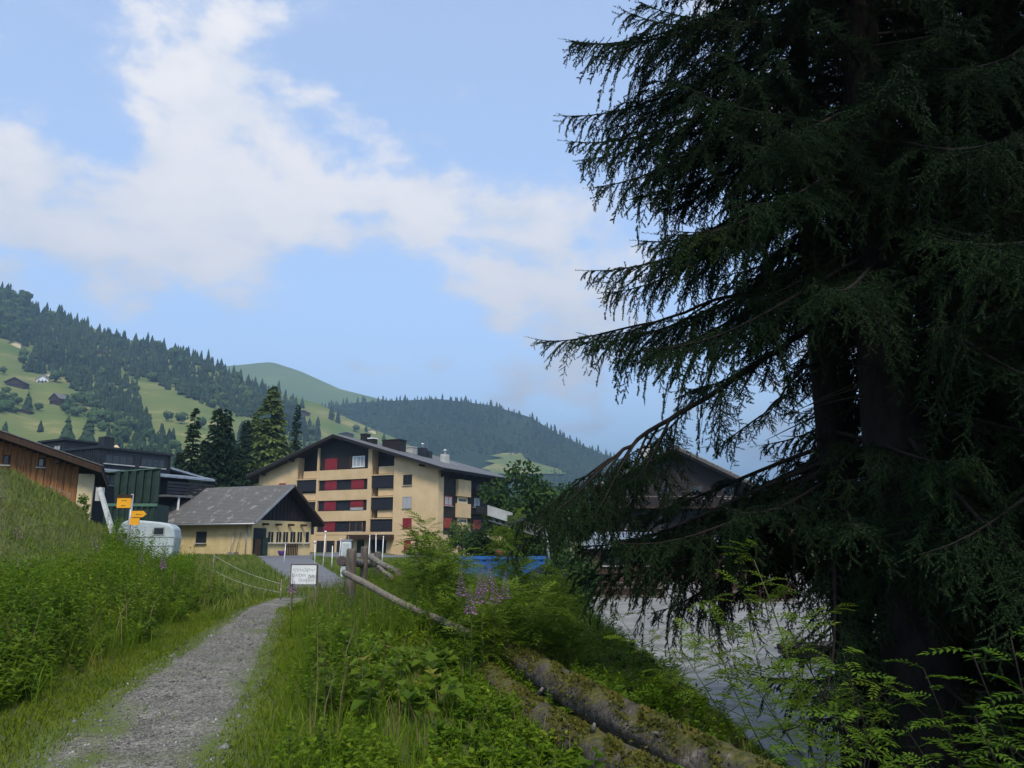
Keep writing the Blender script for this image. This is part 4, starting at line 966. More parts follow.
# white plastic stakes round the grass before the barn
for i, (px, tp, Y, lab) in enumerate([(284, 546, 44, 'leftmost white stake by the road edge'), (315, 543, 40, 'white stake standing alone left of the tall capped one'), (323, 533, 38, 'tall white stake with a white cap'),
        (332, 545, 36, 'white stake with a dark insulator right of the capped one'), (339, 540, 44, 'white stake beside the small white cabinet'), (368, 537, 40, 'white stake leaning before the dark ground-floor opening'),
        (376, 536, 41, 'white stake in the middle of the ground-floor opening'), (382, 538, 41, 'white stake at the right of the ground-floor opening')]):
    x = X_(px, Y, 560); g = float(G(x, Y)); z = float(at(px, tp, Y)[2]); e = empty('marker_stake', (x, Y, g), 0, lab, 'stake', 'white stakes on the grass')
    ln = random.uniform(-.06, .06)
    MB().tube([(0, 0, -.1), (ln, 0, z - g)], .022, 8).build('rod', M['white'], e)
    MB().tube([(ln, 0, z - g), (ln, 0, z - g + .1)], [.06, .055] if 'cap' in lab else [.03, .025], 8).build('cap', M['white'] if i != 3 else M['signdark'], e)
x = X_(346.5, 30, 550); g = float(G(x, 30)); e = empty('white_cabinet', (x, 30, g), 0, 'small white utility cabinet behind the thick dark post', 'cabinet')
zt_ = float(at(346.5, 541, 30)[2]) - g
bevel(MB().box(-.17, .17, -.12, .12, .0, zt_).build('housing', M['white'], e), .015); MB().box(-.2, .2, -.15, .15, zt_ + .002, zt_ + .05).build('lid', M['grey'], e); MB().box(-.13, .13, -.135, -.121, .25, zt_ - .08).build('door', M['caravan'], e)
x = X_(346, 34, 540); e = empty('signal_post', (x, 34.5, float(G(x, 34.5))), 0, 'thin dark post with a small cross arm above the white cabinet', 'post')
zt_ = float(at(346, 536, 34.5)[2] - G(x, 34.5)); MB().tube([(0, 0, -.1), (0, 0, zt_)], .03, 6).build('shaft', M['postwood'], e); MB().box(-.16, .16, -.03, .03, zt_ - .2, zt_ - .12).build('cross_arm', M['postwood'], e)

# ---------------------------------------------------------------- fallen logs
def mossy():
    m = mat('mossy_bark', (.042, .034, .026), (.165, .142, .11), 6, 9, .95, .9, 26, stretch=(1, 1, 1), c3=(.10, .085, .065))
    n, l = m.node_tree.nodes, m.node_tree.links; p = n['Principled BSDF']; old = p.inputs['Base Color'].links[0].from_socket
    g = n.new('ShaderNodeNewGeometry'); s = n.new('ShaderNodeSeparateXYZ'); l.new(g.outputs['Normal'], s.inputs[0])
    t = n.new('ShaderNodeTexCoord'); nz = n.new('ShaderNodeTexNoise'); nz.inputs['Scale'].default_value = 2.6; nz.inputs['Detail'].default_value = 9; nz.inputs['Roughness'].default_value = .68; l.new(t.outputs['Object'], nz.inputs[0])
    a_ = n.new('ShaderNodeMath'); a_.operation = 'MULTIPLY_ADD'; a_.inputs[1].default_value = .16; l.new(s.outputs['Z'], a_.inputs[0]); l.new(nz.outputs['Fac'], a_.inputs[2])
    r = n.new('ShaderNodeMapRange'); r.inputs['From Min'].default_value = .57; r.inputs['From Max'].default_value = .70; l.new(a_.outputs[0], r.inputs['Value'])
    nf = n.new('ShaderNodeTexNoise'); nf.inputs['Scale'].default_value = 14; nf.inputs['Detail'].default_value = 6; l.new(t.outputs['Object'], nf.inputs[0])
    mr = n.new('ShaderNodeValToRGB'); mr.color_ramp.elements[0].position = .35; mr.color_ramp.elements[1].position = .7
    mr.color_ramp.elements[0].color = (.045, .055, .010, 1); mr.color_ramp.elements[1].color = (.14, .115, .022, 1); l.new(nf.outputs['Fac'], mr.inputs[0])
    mx = n.new('ShaderNodeMix'); mx.data_type = 'RGBA'; l.new(r.outputs[0], mx.inputs['Factor']); l.new(old, mx.inputs['A']); l.new(mr.outputs[0], mx.inputs['B']); l.new(mx.outputs['Result'], p.inputs['Base Color'])
    return m
M['mossy'] = mossy()
M['mosstuft'] = foliage('moss_tufts', (.04, .05, .008), (.12, .11, .02), (.16, .10, .03), .1, 3)
M['barkgrey'] = mat('grey_stripped_wood', (.10, .092, .08), (.22, .205, .18), 7, 8, .9, .5, 30)
def fallen_log(pa, pb, ra, rb, label, bare=(2, 0), seed=0):
    g = np.random.default_rng(seed); pa, pb = np.array(pa), np.array(pb); v = pb - pa; L = np.linalg.norm(v); u = v / L
    e = empty('fallen_log', pa, 0, label, 'log', 'fallen logs on the embankment')
    nl, nr = 110, 30; a = np.cross(u, (0, 0, 1.)); a /= np.linalg.norm(a); b = np.cross(a, u); V = []
    ang = np.linspace(0, 2 * np.pi, nr, endpoint=False)
    ph = g.uniform(0, 6, 8)
    for i in range(nl):
        t = i / (nl - 1); c = v * t + a * .05 * math.sin(3.1 * t + ph[0]) + b * .04 * math.sin(4 * t + ph[1])
        r = ra + (rb - ra) * t
        rr = r * (1 + .05 * np.sin(3 * ang + ph[2] + 4 * t) + .035 * np.sin(5 * ang + 13 * t + ph[3]) + .03 * np.sin(2 * ang + 31 * t + ph[4]) + .03 * g.normal(size=nr) + .05 * (g.uniform(size=nr) > .93))
        V += [c + rr[k] * (math.cos(ang[k]) * a + math.sin(ang[k]) * b) for k in range(nr)]
    V = np.array(V); idx = np.arange(nl * nr).reshape(nl, nr); nx_ = np.roll(idx, -1, 1)
    F = np.stack([idx[:-1], nx_[:-1], nx_[1:], idx[1:]], -1).reshape(-1, 4)
    tri_mesh('bark', V, F, M['mossy'], e, smooth=True)
    for s_, p_, r in ((-1, np.zeros(3), ra), (1, v, rb)):
        MB().tube([p_ + (a * .05 * math.sin(3.1 * (s_ > 0) + ph[0]) + b * .04 * math.sin(4 * (s_ > 0) + ph[1])), p_ + u * s_ * .02 + (a * .05 * math.sin(3.1 * (s_ > 0) + ph[0]) + b * .04 * math.sin(4 * (s_ > 0) + ph[1]))], [r * .99, r * .9], 24).build('cut_end', M['endgrain'], e)
    # moss cushions on the upper side
    n = 5200; t = g.uniform(0, 1, n); th = g.normal(1.45, .75, n); k = (np.sin(t * 23 + ph[5]) + np.sin(t * 51 + th * 3 + ph[6])) > -.75 + .5 * np.abs(th - 1.5); t, th = t[k], th[k]; n = len(t)
    r = ra + (rb - ra) * t; dirn = np.cos(th)[:, None] * a + np.sin(th)[:, None] * b
    c = v * t[:, None] + (a * .05) * np.sin(3.1 * t + ph[0])[:, None] + (b * .04) * np.sin(4 * t + ph[1])[:, None] + dirn * (r * 1.0)[:, None]
    dd = dirn + g.normal(0, .7, (n, 3)); dd /= np.linalg.norm(dd, axis=1)[:, None]; sd = np.cross(dd, g.normal(size=(n, 3))); sd /= np.linalg.norm(sd, axis=1)[:, None]
    h = g.uniform(.015, .045, n)[:, None]; V = np.stack([c - sd * h * .5, c + sd * h * .5, c + dd * h], 1).reshape(-1, 3)
    tag(tri_mesh('moss', V, np.arange(3 * n).reshape(-1, 3), M['mosstuft'], e), kind='stuff')
    for k in range(2):          # snapped branch stubs
        t = g.uniform(.15, .9); th = g.uniform(.3, 2.2); dirn = math.cos(th) * a + math.sin(th) * b; c = v * t + dirn * (ra + (rb - ra) * t) * .9
        MB().tube([c, c + dirn * .07 + u * .05], [.022, .012], 7, wob=.2).build('branch_stub', M['barkgrey'], e)
    return e, v, a, b
LA = np.array([-.12, 12.2, .08]); LB = np.array([1.68, 5.4, .11])
la, v, a, b = fallen_log(LA, LB, .20, .17, 'upper mossy log of the fallen pair, the farther of the two', seed=3)
fallen_log((-.30, 10.7, .0), (1.04, 5.4, .02), .18, .17, 'lower orange-mossed log of the fallen pair, nearer the path', seed=11)
# ---------------------------------------------------------------- grass, herbs (nobody could count them)
def unit(v): return v / (np.linalg.norm(v, axis=-1, keepdims=True) + 1e-9)
def blades(P, h, w, lean, g):
    """bent grass blades: 5 vertices, 3 triangles each"""
    n = len(P); az = g.uniform(0, 2 * np.pi, n); d = np.stack([np.cos(az), np.sin(az), 0 * az], 1); sd = np.stack([-np.sin(az), np.cos(az), 0 * az], 1)
    tw = g.uniform(0, np.pi, n); sd = sd * np.cos(tw)[:, None] + d * np.sin(tw)[:, None]
    up = np.array([0, 0, 1.]); h = h[:, None]; w = w[:, None]; ln = lean[:, None]
    m = P + up * h * .55 + d * h * ln * .3; t = P + up * h * (1 - .25 * ln) + d * h * ln
    V = np.stack([P - sd * w * .5, P + sd * w * .5, m - sd * w * .42, m + sd * w * .42, t], 1).reshape(-1, 3)
    i = (np.arange(n) * 5)[:, None]
    F = np.concatenate([i + np.array([[0, 1, 3]]), i + np.array([[0, 3, 2]]), i + np.array([[2, 3, 4]])], 1).reshape(-1, 3)
    return V, F
def leafs(B, D, N, L, W, fold=.18, droop=.12):
    """folded pointed leaves: 4 vertices, 2 triangles each"""
    D = unit(D); S = unit(np.cross(D, N)); N = np.cross(S, D); L = np.reshape(L, (-1, 1)); W = np.reshape(W, (-1, 1))
    mid = B + D * L * .42; l = mid + S * W * .5 + N * W * fold; r = mid - S * W * .5 + N * W * fold; t = B + D * L - np.array([0, 0, 1.]) * L * droop
    n = len(B); V = np.stack([B, r, t, l], 1).reshape(-1, 3); i = (np.arange(n) * 4)[:, None]
    return V, np.concatenate([i + np.array([[0, 1, 2]]), i + np.array([[0, 2, 3]])], 1).reshape(-1, 3)
def merge(parts):
    VV, FF, k = [], [], 0
    for V, F in parts: VV.append(V); FF.append(F + k); k += len(V)
    return np.concatenate(VV), np.concatenate(FF)
def sample(n, x0, x1, y0, y1, fn, g):
    x = g.uniform(x0, x1, n); y = g.uniform(y0, y1, n); k = g.uniform(0, 1, n) < fn(x, y); x, y = x[k], y[k]
    return np.stack([x, y, G(x, y)], 1)
def pleft(y): return path_c(y) - path_w(y) / 2
def pright(y): return path_c(y) + path_w(y) / 2
def tall(x, y): return .62 + .75 * patch(x, y, .75, 1.3) ** 1.5 * (.5 + .5 * patch(x, y, 2.1, 4)) + .15 * patch(x, y, 3.3, 2)
def patch(x, y, s=1., o=0.): return .5 + .5 * np.sin(x * 1.7 * s + o + 1.5 * np.sin(y * .9 * s)) * np.sin(y * 1.3 * s + 2 * o + 1.2 * np.sin(x * .8 * s))
g5 = np.random.default_rng(5)
def lowlog(x, y):
    """the growth is low beside the fallen logs and on the slope past them"""
    dx = x - (LA[0] + (LB[0] - LA[0]) * (y - LA[1]) / (LB[1] - LA[1]))
    k = 1 - .70 * np.exp(-(np.maximum(np.abs(dx + .8) - .9, 0) / .5) ** 2) * (y < 12.6)
    return np.where((dx > .2) & (y < 16), np.minimum(k, .45), k)
# short verge grass and moss along both edges of the path
def f_verge(x, y):
    dl = pleft(y) - x; dr = x - pright(y)
    return np.where(dl > -.25, np.clip(1.1 - np.abs(dl - .35) / 1.0, 0, 1), np.where(dr > -.2, np.clip(1 - np.abs(dr - .2) / .8, 0, 1), .05 * (patch(x, y, 2.3) > .6)))
P = sample(300000, -11, 0, 5.3, 22, f_verge, g5)
V, F = blades(P, g5.uniform(.03, .085, len(P)), g5.uniform(.006, .012, len(P)), g5.uniform(.2, 1.0, len(P)), g5)
tag(tri_mesh('short_verge_grass', V, F, M['shortgrass']), kind='stuff')
# pebbles on the gravel
P = sample(16000, -7, -1.2, 5.6, 17, lambda x, y: (np.abs(x - path_c(y)) < path_w(y) * .5).astype(float), g5)
n = len(P); s_ = g5.lognormal(-4.5, .42, n)[:, None]; oc = np.array([[1, 0, 0], [-1, 0, 0], [0, 1, 0], [0, -1, 0], [0, 0, .7], [0, 0, -.7]])
az = g5.uniform(0, 6.28, n); rot = np.stack([np.stack([np.cos(az), -np.sin(az)], 1), np.stack([np.sin(az), np.cos(az)], 1)], 1)
loc = oc[None] * s_[:, :, None] * g5.uniform(.6, 1.3, (n, 6, 1)); loc[:, :, :2] = np.einsum('nij,nkj->nki', rot, loc[:, :, :2])
V = (P[:, None] + np.array([0, 0, .024]) + loc).reshape(-1, 3); f8 = np.array([[0, 2, 4], [2, 1, 4], [1, 3, 4], [3, 0, 4], [2, 0, 5], [1, 2, 5], [3, 1, 5], [0, 3, 5]])
M['pebble'] = foliage('grey_pebbles', (.07, .068, .064), (.22, .215, .20), (.36, .35, .33), 0, 3, .9)
tag(tri_mesh('path_pebbles', V, (np.arange(n)[:, None, None] * 6 + f8[None]).reshape(-1, 3), M['pebble']), kind='stuff')
# tall grass to the right of the path, down to the logs and over the crest
def f_right(x, y):
    d = x - pright(y); onlog = (np.abs((x - LA[0]) - (LB[0] - LA[0]) * (y - LA[1]) / (LB[1] - LA[1])) < .26) & (y < 12.3)
    onlog2 = (np.abs((x + .22) - 1.54 * (y - 10.7) / -5.1) < .2) & (y < 10.8)
    past = (x - LA[0]) > (LB[0] - LA[0]) * (y - LA[1]) / (LB[1] - LA[1]) + .25
    return np.where(onlog | onlog2, 0, np.clip((d - .1) / .5, 0, 1) * np.where(past & (y < 17), .3, 1))
P = sample(85000, -6, 4.5, 5.2, 24, f_right, g5); d = P[:, 0] - pright(P[:, 1])
hh = ip(d, [0, .5, 1.2, 3], [.12, .32, .55, .6]) * g5.uniform(.55, 1.25, len(P)) * (.75 + .5 * patch(P[:, 0], P[:, 1], 1.4, 1)) * np.where(P[:, 0] > 1, .6, 1)
hh = hh * ip(P[:, 1], [5, 7, 10, 24], [.6, .8, .85, .8]) * lowlog(P[:, 0], P[:, 1])
V, F = blades(P, hh, g5.uniform(.006, .013, len(P)), g5.uniform(.1, .7, len(P)), g5)
tag(tri_mesh('tall_grass', V, F, M['grass']), kind='stuff')
# seed-head grass haze further along the right side
P = sample(22000, -7, 2, 10, 30, lambda x, y: np.clip((x - pright(y) - .3) / .8, 0, 1) * (x < .8 + 0 * y), g5)
V, F = blades(P, g5.uniform(.4, .85, len(P)) * lowlog(P[:, 0], P[:, 1]), g5.uniform(.006, .011, len(P)), g5.uniform(.1, .45, len(P)), g5)
tag(tri_mesh('seeding_grass', V, F, M['tallgrass']), kind='stuff')
# meadow beyond the path, road verges
def f_mead(x, y):
    on = np.abs(x - path_c(y)) < path_w(y) / 2 * ip(y, [21, 23], [.6, 1])
    on = on & ((y < 20.5) | (y > 23.7))
    return np.where(on, 0, 1.) * ((y < 21) * (x < pleft(y) + .1) + (y >= 21)) * np.clip(1.4 - (y - 20) / 60, .25, 1)
P = sample(95000, -24, 3.5, 17, 62, f_mead, g5)
k = P[:, 0] > -.95 * P[:, 1] * .66; P = P[k]
V, F = blades(P, g5.uniform(.10, .36, len(P)) * ip(P[:, 1], [17, 30, 60], [1, 1, .8]), g5.uniform(.012, .03, len(P)) * ip(P[:, 1], [17, 60], [.8, 2.2]), g5.uniform(.1, .8, len(P)), g5)
tag(tri_mesh('meadow_grass', V, F, M['meadow']), kind='stuff')
P = sample(3500, -15, -7.5, 19, 32, lambda x, y: 1. * (x < -.388 * y) * (x > -.53 * y) * (x < pleft(y) - 1.2), g5)
V, F = blades(P, g5.uniform(.25, .6, len(P)), g5.uniform(.01, .02, len(P)), g5.uniform(.1, .6, len(P)), g5)
tag(tri_mesh('bank_foot_grass', V, F, M['tallgrass']), kind='stuff')
# dry grass on the bank
P = sample(150000, -34, -7, 16, 44, lambda x, y: np.clip((G(x, y) - .9) / .6, 0, 1) * (x > -.72 * y), g5)
V, F = blades(P, g5.uniform(.05, .20, len(P)) * (.5 + patch(P[:, 0], P[:, 1], .9, 3)), g5.uniform(.009, .02, len(P)), g5.uniform(.3, 1.2, len(P)), g5)
tag(tri_mesh('bank_grass', V, F, M['dry']), kind='stuff')
P = sample(26000, .6, 8, 6, 34, lambda x, y: 1. * (G(x, y) > -1.95), g5)
V, F = blades(P, g5.uniform(.06, .24, len(P)), g5.uniform(.007, .016, len(P)), g5.uniform(.2, .9, len(P)), g5)
tag(tri_mesh('slope_grass', V, F, M['dry']), kind='stuff')

def herbs(P, hts, g, nl=24, ll=(.06, .13), ww=(.02, .035), stem=.006, lean=.15, up=.45, t0=.15, droop=.12):
    """leafy stems: golden-angle leaves along a leaning stem"""
    n = len(P); la = g.uniform(0, 6.28, n); ln = np.stack([np.cos(la), np.sin(la)], 1) * g.uniform(0, lean, n)[:, None]
    t = np.linspace(t0, 1, nl)[None] + g.uniform(-.02, .02, (n, nl)); az = (np.arange(nl) * 2.4)[None] + g.uniform(0, 6.28, n)[:, None] + g.uniform(-.3, .3, (n, nl))
    B = P[:, None] + np.stack([ln[:, :1] * hts[:, None] * t ** 2, ln[:, 1:] * hts[:, None] * t ** 2, hts[:, None] * t], -1)
    el = up + g.uniform(-.35, .35, (n, nl)) + .5 * (t > .93)
    D = np.stack([np.cos(az) * np.cos(el), np.sin(az) * np.cos(el), np.sin(el)], -1)
    L = g.uniform(*ll, (n, nl)) * np.sin(np.clip(t, .05, 1) * 2.5 + .35) ** .5 * (.7 + .6 * g.uniform(0, 1, (n, 1))); W = g.uniform(*ww, (n, nl)) * (.75 + .5 * g.uniform(0, 1, (n, 1)))
    N = np.broadcast_to(np.array([0, 0, 1.]), D.shape) + g.normal(0, .25, D.shape)
    V1, F1 = leafs(B.reshape(-1, 3), D.reshape(-1, 3), N.reshape(-1, 3), L.ravel(), W.ravel(), droop=droop)
    top = P + np.stack([ln[:, 0] * hts, ln[:, 1] * hts, hts], -1); o = np.array([stem, 0, 0]); o2 = np.array([0, stem, 0])
    V2 = np.stack([P - o, P + o, P + o2, top], 1).reshape(-1, 3); i = (np.arange(n) * 4)[:, None]
    F2 = np.concatenate([i + np.array([[0, 1, 3]]), i + np.array([[1, 2, 3]]), i + np.array([[2, 0, 3]])], 1).reshape(-1, 3)
    return merge([(V1, F1), (V2, F2)])
# left bank: willowherb-like stems, brambles, nettles
def f_left(x, y):
    d = pleft(y) - x - .55; return np.clip(d / .5, 0, 1) * np.clip((ip(y, [8, 14, 20], [6.2, 5.4, 3.4]) - d) / 1.6, 0, 1) * (x > -.72 * y) * np.clip((21.5 - y) / 3, 0, 1)
P = sample(7600, -17, -3.4, 5.5, 22, lambda x, y: f_left(x, y) * (.35 + .65 * (patch(x, y, .9) > .42)), g5); d = pleft(P[:, 1]) - P[:, 0] - .55
V, F = herbs(P, ip(P[:, 1], [6, 13, 20], [1.1, .95, .75]) * ip(d, [0, .5, 1.4, 3, 7], [.28, .6, .95, .9, .55]) * g5.uniform(.7, 1.2, len(P)) * tall(P[:, 0], P[:, 1]) * 1.1, g5, 26, (.07, .14), (.018, .032), up=.3)
tag(tri_mesh('willowherb_thicket', V, F, M['herb']), kind='stuff')
P = sample(9000, -15, -3.4, 5.5, 21.5, lambda x, y: f_left(x, y) * (patch(x, y, 1.1, 4) > .36), g5); d = pleft(P[:, 1]) - P[:, 0] - .55
V, F = herbs(P, ip(P[:, 1], [6, 13, 20], [1.1, .95, .75]) * ip(d, [0, .6, 2, 6], [.3, .6, .85, .5]) * g5.uniform(.6, 1.2, len(P)) * tall(P[:, 0], P[:, 1]), g5, 22, (.06, .12), (.04, .075), lean=.5, up=.1, t0=.25)
tag(tri_mesh('bramble_thicket', V, F, M['herb2']), kind='stuff')
P = sample(15000, -9, -3, 5.4, 16, lambda x, y: np.clip((pleft(y) - x - .45) / .3, 0, 1) * np.clip((1.7 - (pleft(y) - x)) / .6, 0, 1) * (patch(x, y, 1.2, 7) > .35), g5)
V, F = blades(P, g5.uniform(.25, .62, len(P)), g5.uniform(.007, .014, len(P)), g5.uniform(.3, 1.0, len(P)), g5)
tag(tri_mesh('grass_tussocks', V, F, M['grass']), kind='stuff')
P = sample(2600, -15, -7.5, 18, 30, lambda x, y: 1. * (x < -.388 * y) * (x > -.5 * y) * (x < pleft(y) - 1.2) * (patch(x, y, .9, 1) > .3), g5)
V, F = herbs(P, g5.uniform(.45, .95, len(P)), g5, 20, (.08, .15), (.022, .04), up=.3)
tag(tri_mesh('bank_foot_herbs', V, F, M['herb']), kind='stuff')
# right of the path: broad herbs among the grass
P = sample(3800, -5, 2.0, 5.5, 14, lambda x, y: f_right(x, y) * np.clip((x - pright(y) - .3) / .5, 0, 1) * (patch(x, y, 1.3, 3) > .38), g5)
V, F = herbs(P, g5.uniform(.25, .7, len(P)) * tall(P[:, 0], P[:, 1]) * ip(P[:, 1], [5, 8, 12], [.7, 1., 1.]) * lowlog(P[:, 0], P[:, 1]), g5, 20, (.045, .095), (.03, .055), lean=.3, up=.25, t0=.3)
tag(tri_mesh('broad_herbs', V, F, M['herb']), kind='stuff')
P = sample(1900, -6, 2.2, 8.5, 24, lambda x, y: np.clip((x - pright(y) - .5) / .8, 0, 1) * (patch(x, y, .8, 5) > .3), g5)
V, F = herbs(P, g5.uniform(.4, .85, len(P)) * tall(P[:, 0], P[:, 1]) * lowlog(P[:, 0], P[:, 1]), g5, 22, (.07, .14), (.02, .034), up=.35)
tag(tri_mesh('mixed_herbs', V, F, M['herb']), kind='stuff')
P = sample(1300, .8, 4.2, 5.5, 20, lambda x, y: np.where(f_right(x, y) > 0, 1, 0.) * (.15 + .85 * (patch(x, y, 1.5, 2) > .6)), g5)
V, F = herbs(P, g5.uniform(.15, .45, len(P)) * lowlog(P[:, 0], P[:, 1]), g5, 14, (.05, .11), (.03, .06), lean=.4, up=.2)
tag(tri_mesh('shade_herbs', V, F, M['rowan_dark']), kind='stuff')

# big soft leaves near the path and dead stalks from last year
P = np.concatenate([sample(420, -4.5, 1.2, 5.5, 11, lambda x, y: f_right(x, y) * (x > pright(y) + .7) * (patch(x, y, 1.2, 6) > .55), g5), sample(420, -9, -3.5, 5.5, 14, lambda x, y: f_left(x, y) * (patch(x, y, 1.3, 8) > .5), g5)])
V, F = herbs(P, g5.uniform(.25, .5, len(P)) * (.6 + .6 * lowlog(P[:, 0], P[:, 1])), g5, 7, (.12, .21), (.10, .17), lean=.5, up=.15, t0=.55, droop=.25)
tag(tri_mesh('broad_leaf_clumps', V, F, M['herb2']), kind='stuff')
P = np.concatenate([sample(1500, -5.5, 1.5, 6, 20, lambda x, y: f_right(x, y) * (x > pright(y) + .5) * (patch(x, y, .9, 2) > .4), g5), sample(1300, -12, -3.5, 6, 20, lambda x, y: f_left(x, y), g5)])
V, F = blades(P, g5.uniform(.45, 1.0, len(P)) * lowlog(P[:, 0], P[:, 1]), g5.uniform(.006, .012, len(P)), g5.uniform(.0, .35, len(P)), g5)
M['deadstalk'] = foliage('dead_stalks', (.10, .075, .04), (.22, .17, .09), (.26, .22, .13), .1, 2)
tag(tri_mesh('dead_stalks', V, F, M['deadstalk']), kind='stuff')
# ---------------------------------------------------------------- fireweed plants, each one a thing
def fireweed(px, Y, top_py, label, pinkness=1.):
    x = X_(px, Y, 600); g0_ = float(G(x, Y)); h = max(.5, float(at(px, top_py, Y)[2]) - g0_); g = np.random.default_rng(int(px * 13 + top_py))
    pinkness *= 1.35
    e = empty('fireweed', (x, Y, g0_), 0, label, 'plant', 'flowering fireweed')
    ln = g.uniform(-.08, .08)
    MB().tube([(0, 0, -.05), (ln * .3, 0, h * .5), (ln, 0, h)], [.007, .006, .003], 6).build('stem', M['stem'], e)
    nl = 34; t = np.linspace(.12, .72, nl); az = np.arange(nl) * 2.4; el = g.uniform(.1, .6, nl)
    V, F = leafs(np.stack([ln * t, 0 * t, h * t], 1), np.stack([np.cos(az) * np.cos(el), np.sin(az) * np.cos(el), np.sin(el)], 1), np.tile([0, 0, 1.], (nl, 1)), g.uniform(.09, .15, nl), g.uniform(.016, .026, nl))
    tri_mesh('leaves', V, F, M['herb'], e)
    nf = int(64 * pinkness); t = .70 + .3 * np.linspace(0, 1, nf) ** 1.1; az = np.arange(nf) * 2.4; el = g.uniform(-.3, .5, nf); sz = .050 * (1.15 - (t - .7) / .3)
    B = np.stack([ln * t, 0 * t, h * t], 1) + np.stack([np.cos(az), np.sin(az), 0 * az], 1) * (.035 * (1.1 - (t - .7) / .3))[:, None]
    V, F = leafs(B, np.stack([np.cos(az) * np.cos(el), np.sin(az) * np.cos(el), np.sin(el)], 1), np.tile([0, 0, 1.], (nf, 1)), sz, sz * .8)
    tag(tri_mesh('flower_spike', V, F, M['pink'], e), kind='stuff')
for px, Y, ty, lab in [(466, 10.6, 566, 'pink fireweed spike at the left end of the blue container'), (473, 10.0, 585, 'short pink fireweed spike low before the blue container'), (478, 11.0, 563, 'tall pink fireweed spike, second from the container left end'),
        (484, 10.4, 572, 'pink fireweed spike in the middle of the cluster before the container'), (489, 11.2, 560, 'tallest pink fireweed spike of the cluster before the blue container'), (495, 10.6, 574, 'pink fireweed spike right of the tallest one'), (502, 10.9, 568, 'rightmost pink fireweed spike before the blue container'),
        (460, 14.2, 553, 'pale fireweed spike rising at the edge of the cream wall'), (292, 13.5, 573, 'single fireweed with its violet flower against the white notice board'), (339, 13.2, 574, 'unopened fireweed shoot left of the thick dark post'),
        (91, 17, 528, 'pale pink fireweed spike on the bank left of the signpost'), (112, 18, 516, 'mauve fireweed spike by the sloping pale beam'), (135, 17, 545, 'mauve fireweed before the caravan, next to the sign pole'), (162, 17, 551, 'pink fireweed before the caravan right end'), (12, 14, 505, 'tall pale fireweed at the left picture edge')]:
    fireweed(px, Y, ty, lab, .15 if 'unopened' in lab else (.3 if 'pale' in lab or 'mauve' in lab else 1))

# ---------------------------------------------------------------- saplings with feathered leaves
def pinnate(seed, pairs=6, L=.26):
    g = np.random.default_rng(seed); B, D, N, LL, W = [], [], [], [], []
    def axis(t): return np.array([L * t, .02 * math.sin(2 * t + seed), .05 * t - .11 * L / .26 * t * t])
    for k in range(pairs):
        t = .22 + .74 * k / (pairs - 1)
        for s_ in (-1, 1): B.append(axis(t)); D.append((math.cos(1.05), s_ * math.sin(1.05), g.uniform(-.25, .05))); N.append((g.uniform(-.2, .2), -s_ * .25, 1)); LL.append(g.uniform(.062, .08) * (1 - .25 * abs(t - .55)) * L / .26); W.append(.024 * L / .26)
    B.append(axis(1.)); D.append((1, 0, -.25)); N.append((0, 0, 1)); LL.append(.07 * L / .26); W.append(.026 * L / .26)
    a = leafs(np.array(B), np.array(D, float), np.array(N, float), np.array(LL), np.array(W), .12, .08)
    r = MB().tube([axis(0), axis(.5), axis(1)], [.0028, .002, .001], 3, cap=False)
    rv = np.array(r.v); rf_ = np.array([(f[0], f[1], f[2]) for f in r.f] + [(f[0], f[2], f[3]) for f in r.f])
    return merge([a, (rv, rf_)])
def spray(seed):
    """five feathered leaves fanned from one shoot"""
    g = np.random.default_rng(seed); out = []
    for k in range(5):
        V, F = pinnate(seed * 7 + k, 6, .30); a = (k - 2) * .62 + g.uniform(-.2, .2); e_ = g.uniform(-.1, .7); s_ = g.uniform(.75, 1.15)
        Rm = np.array(Matrix.Rotation(a, 3, 'Z') @ Matrix.Rotation(-e_, 3, 'Y')); out.append((V @ Rm.T * s_ + np.array([.03 * k, 0, .02 * k]), F))
    return merge(out)
SPRAY = [tri_mesh('leaf_spray', *spray(s_ + 1), M['rowan'], link=False) for s_ in range(5)]
LEAF = {m: [tri_mesh('leaf', *pinnate(s_), M[m], link=False) for s_ in range(4)] for m in ('rowan', 'rowan_dark')}
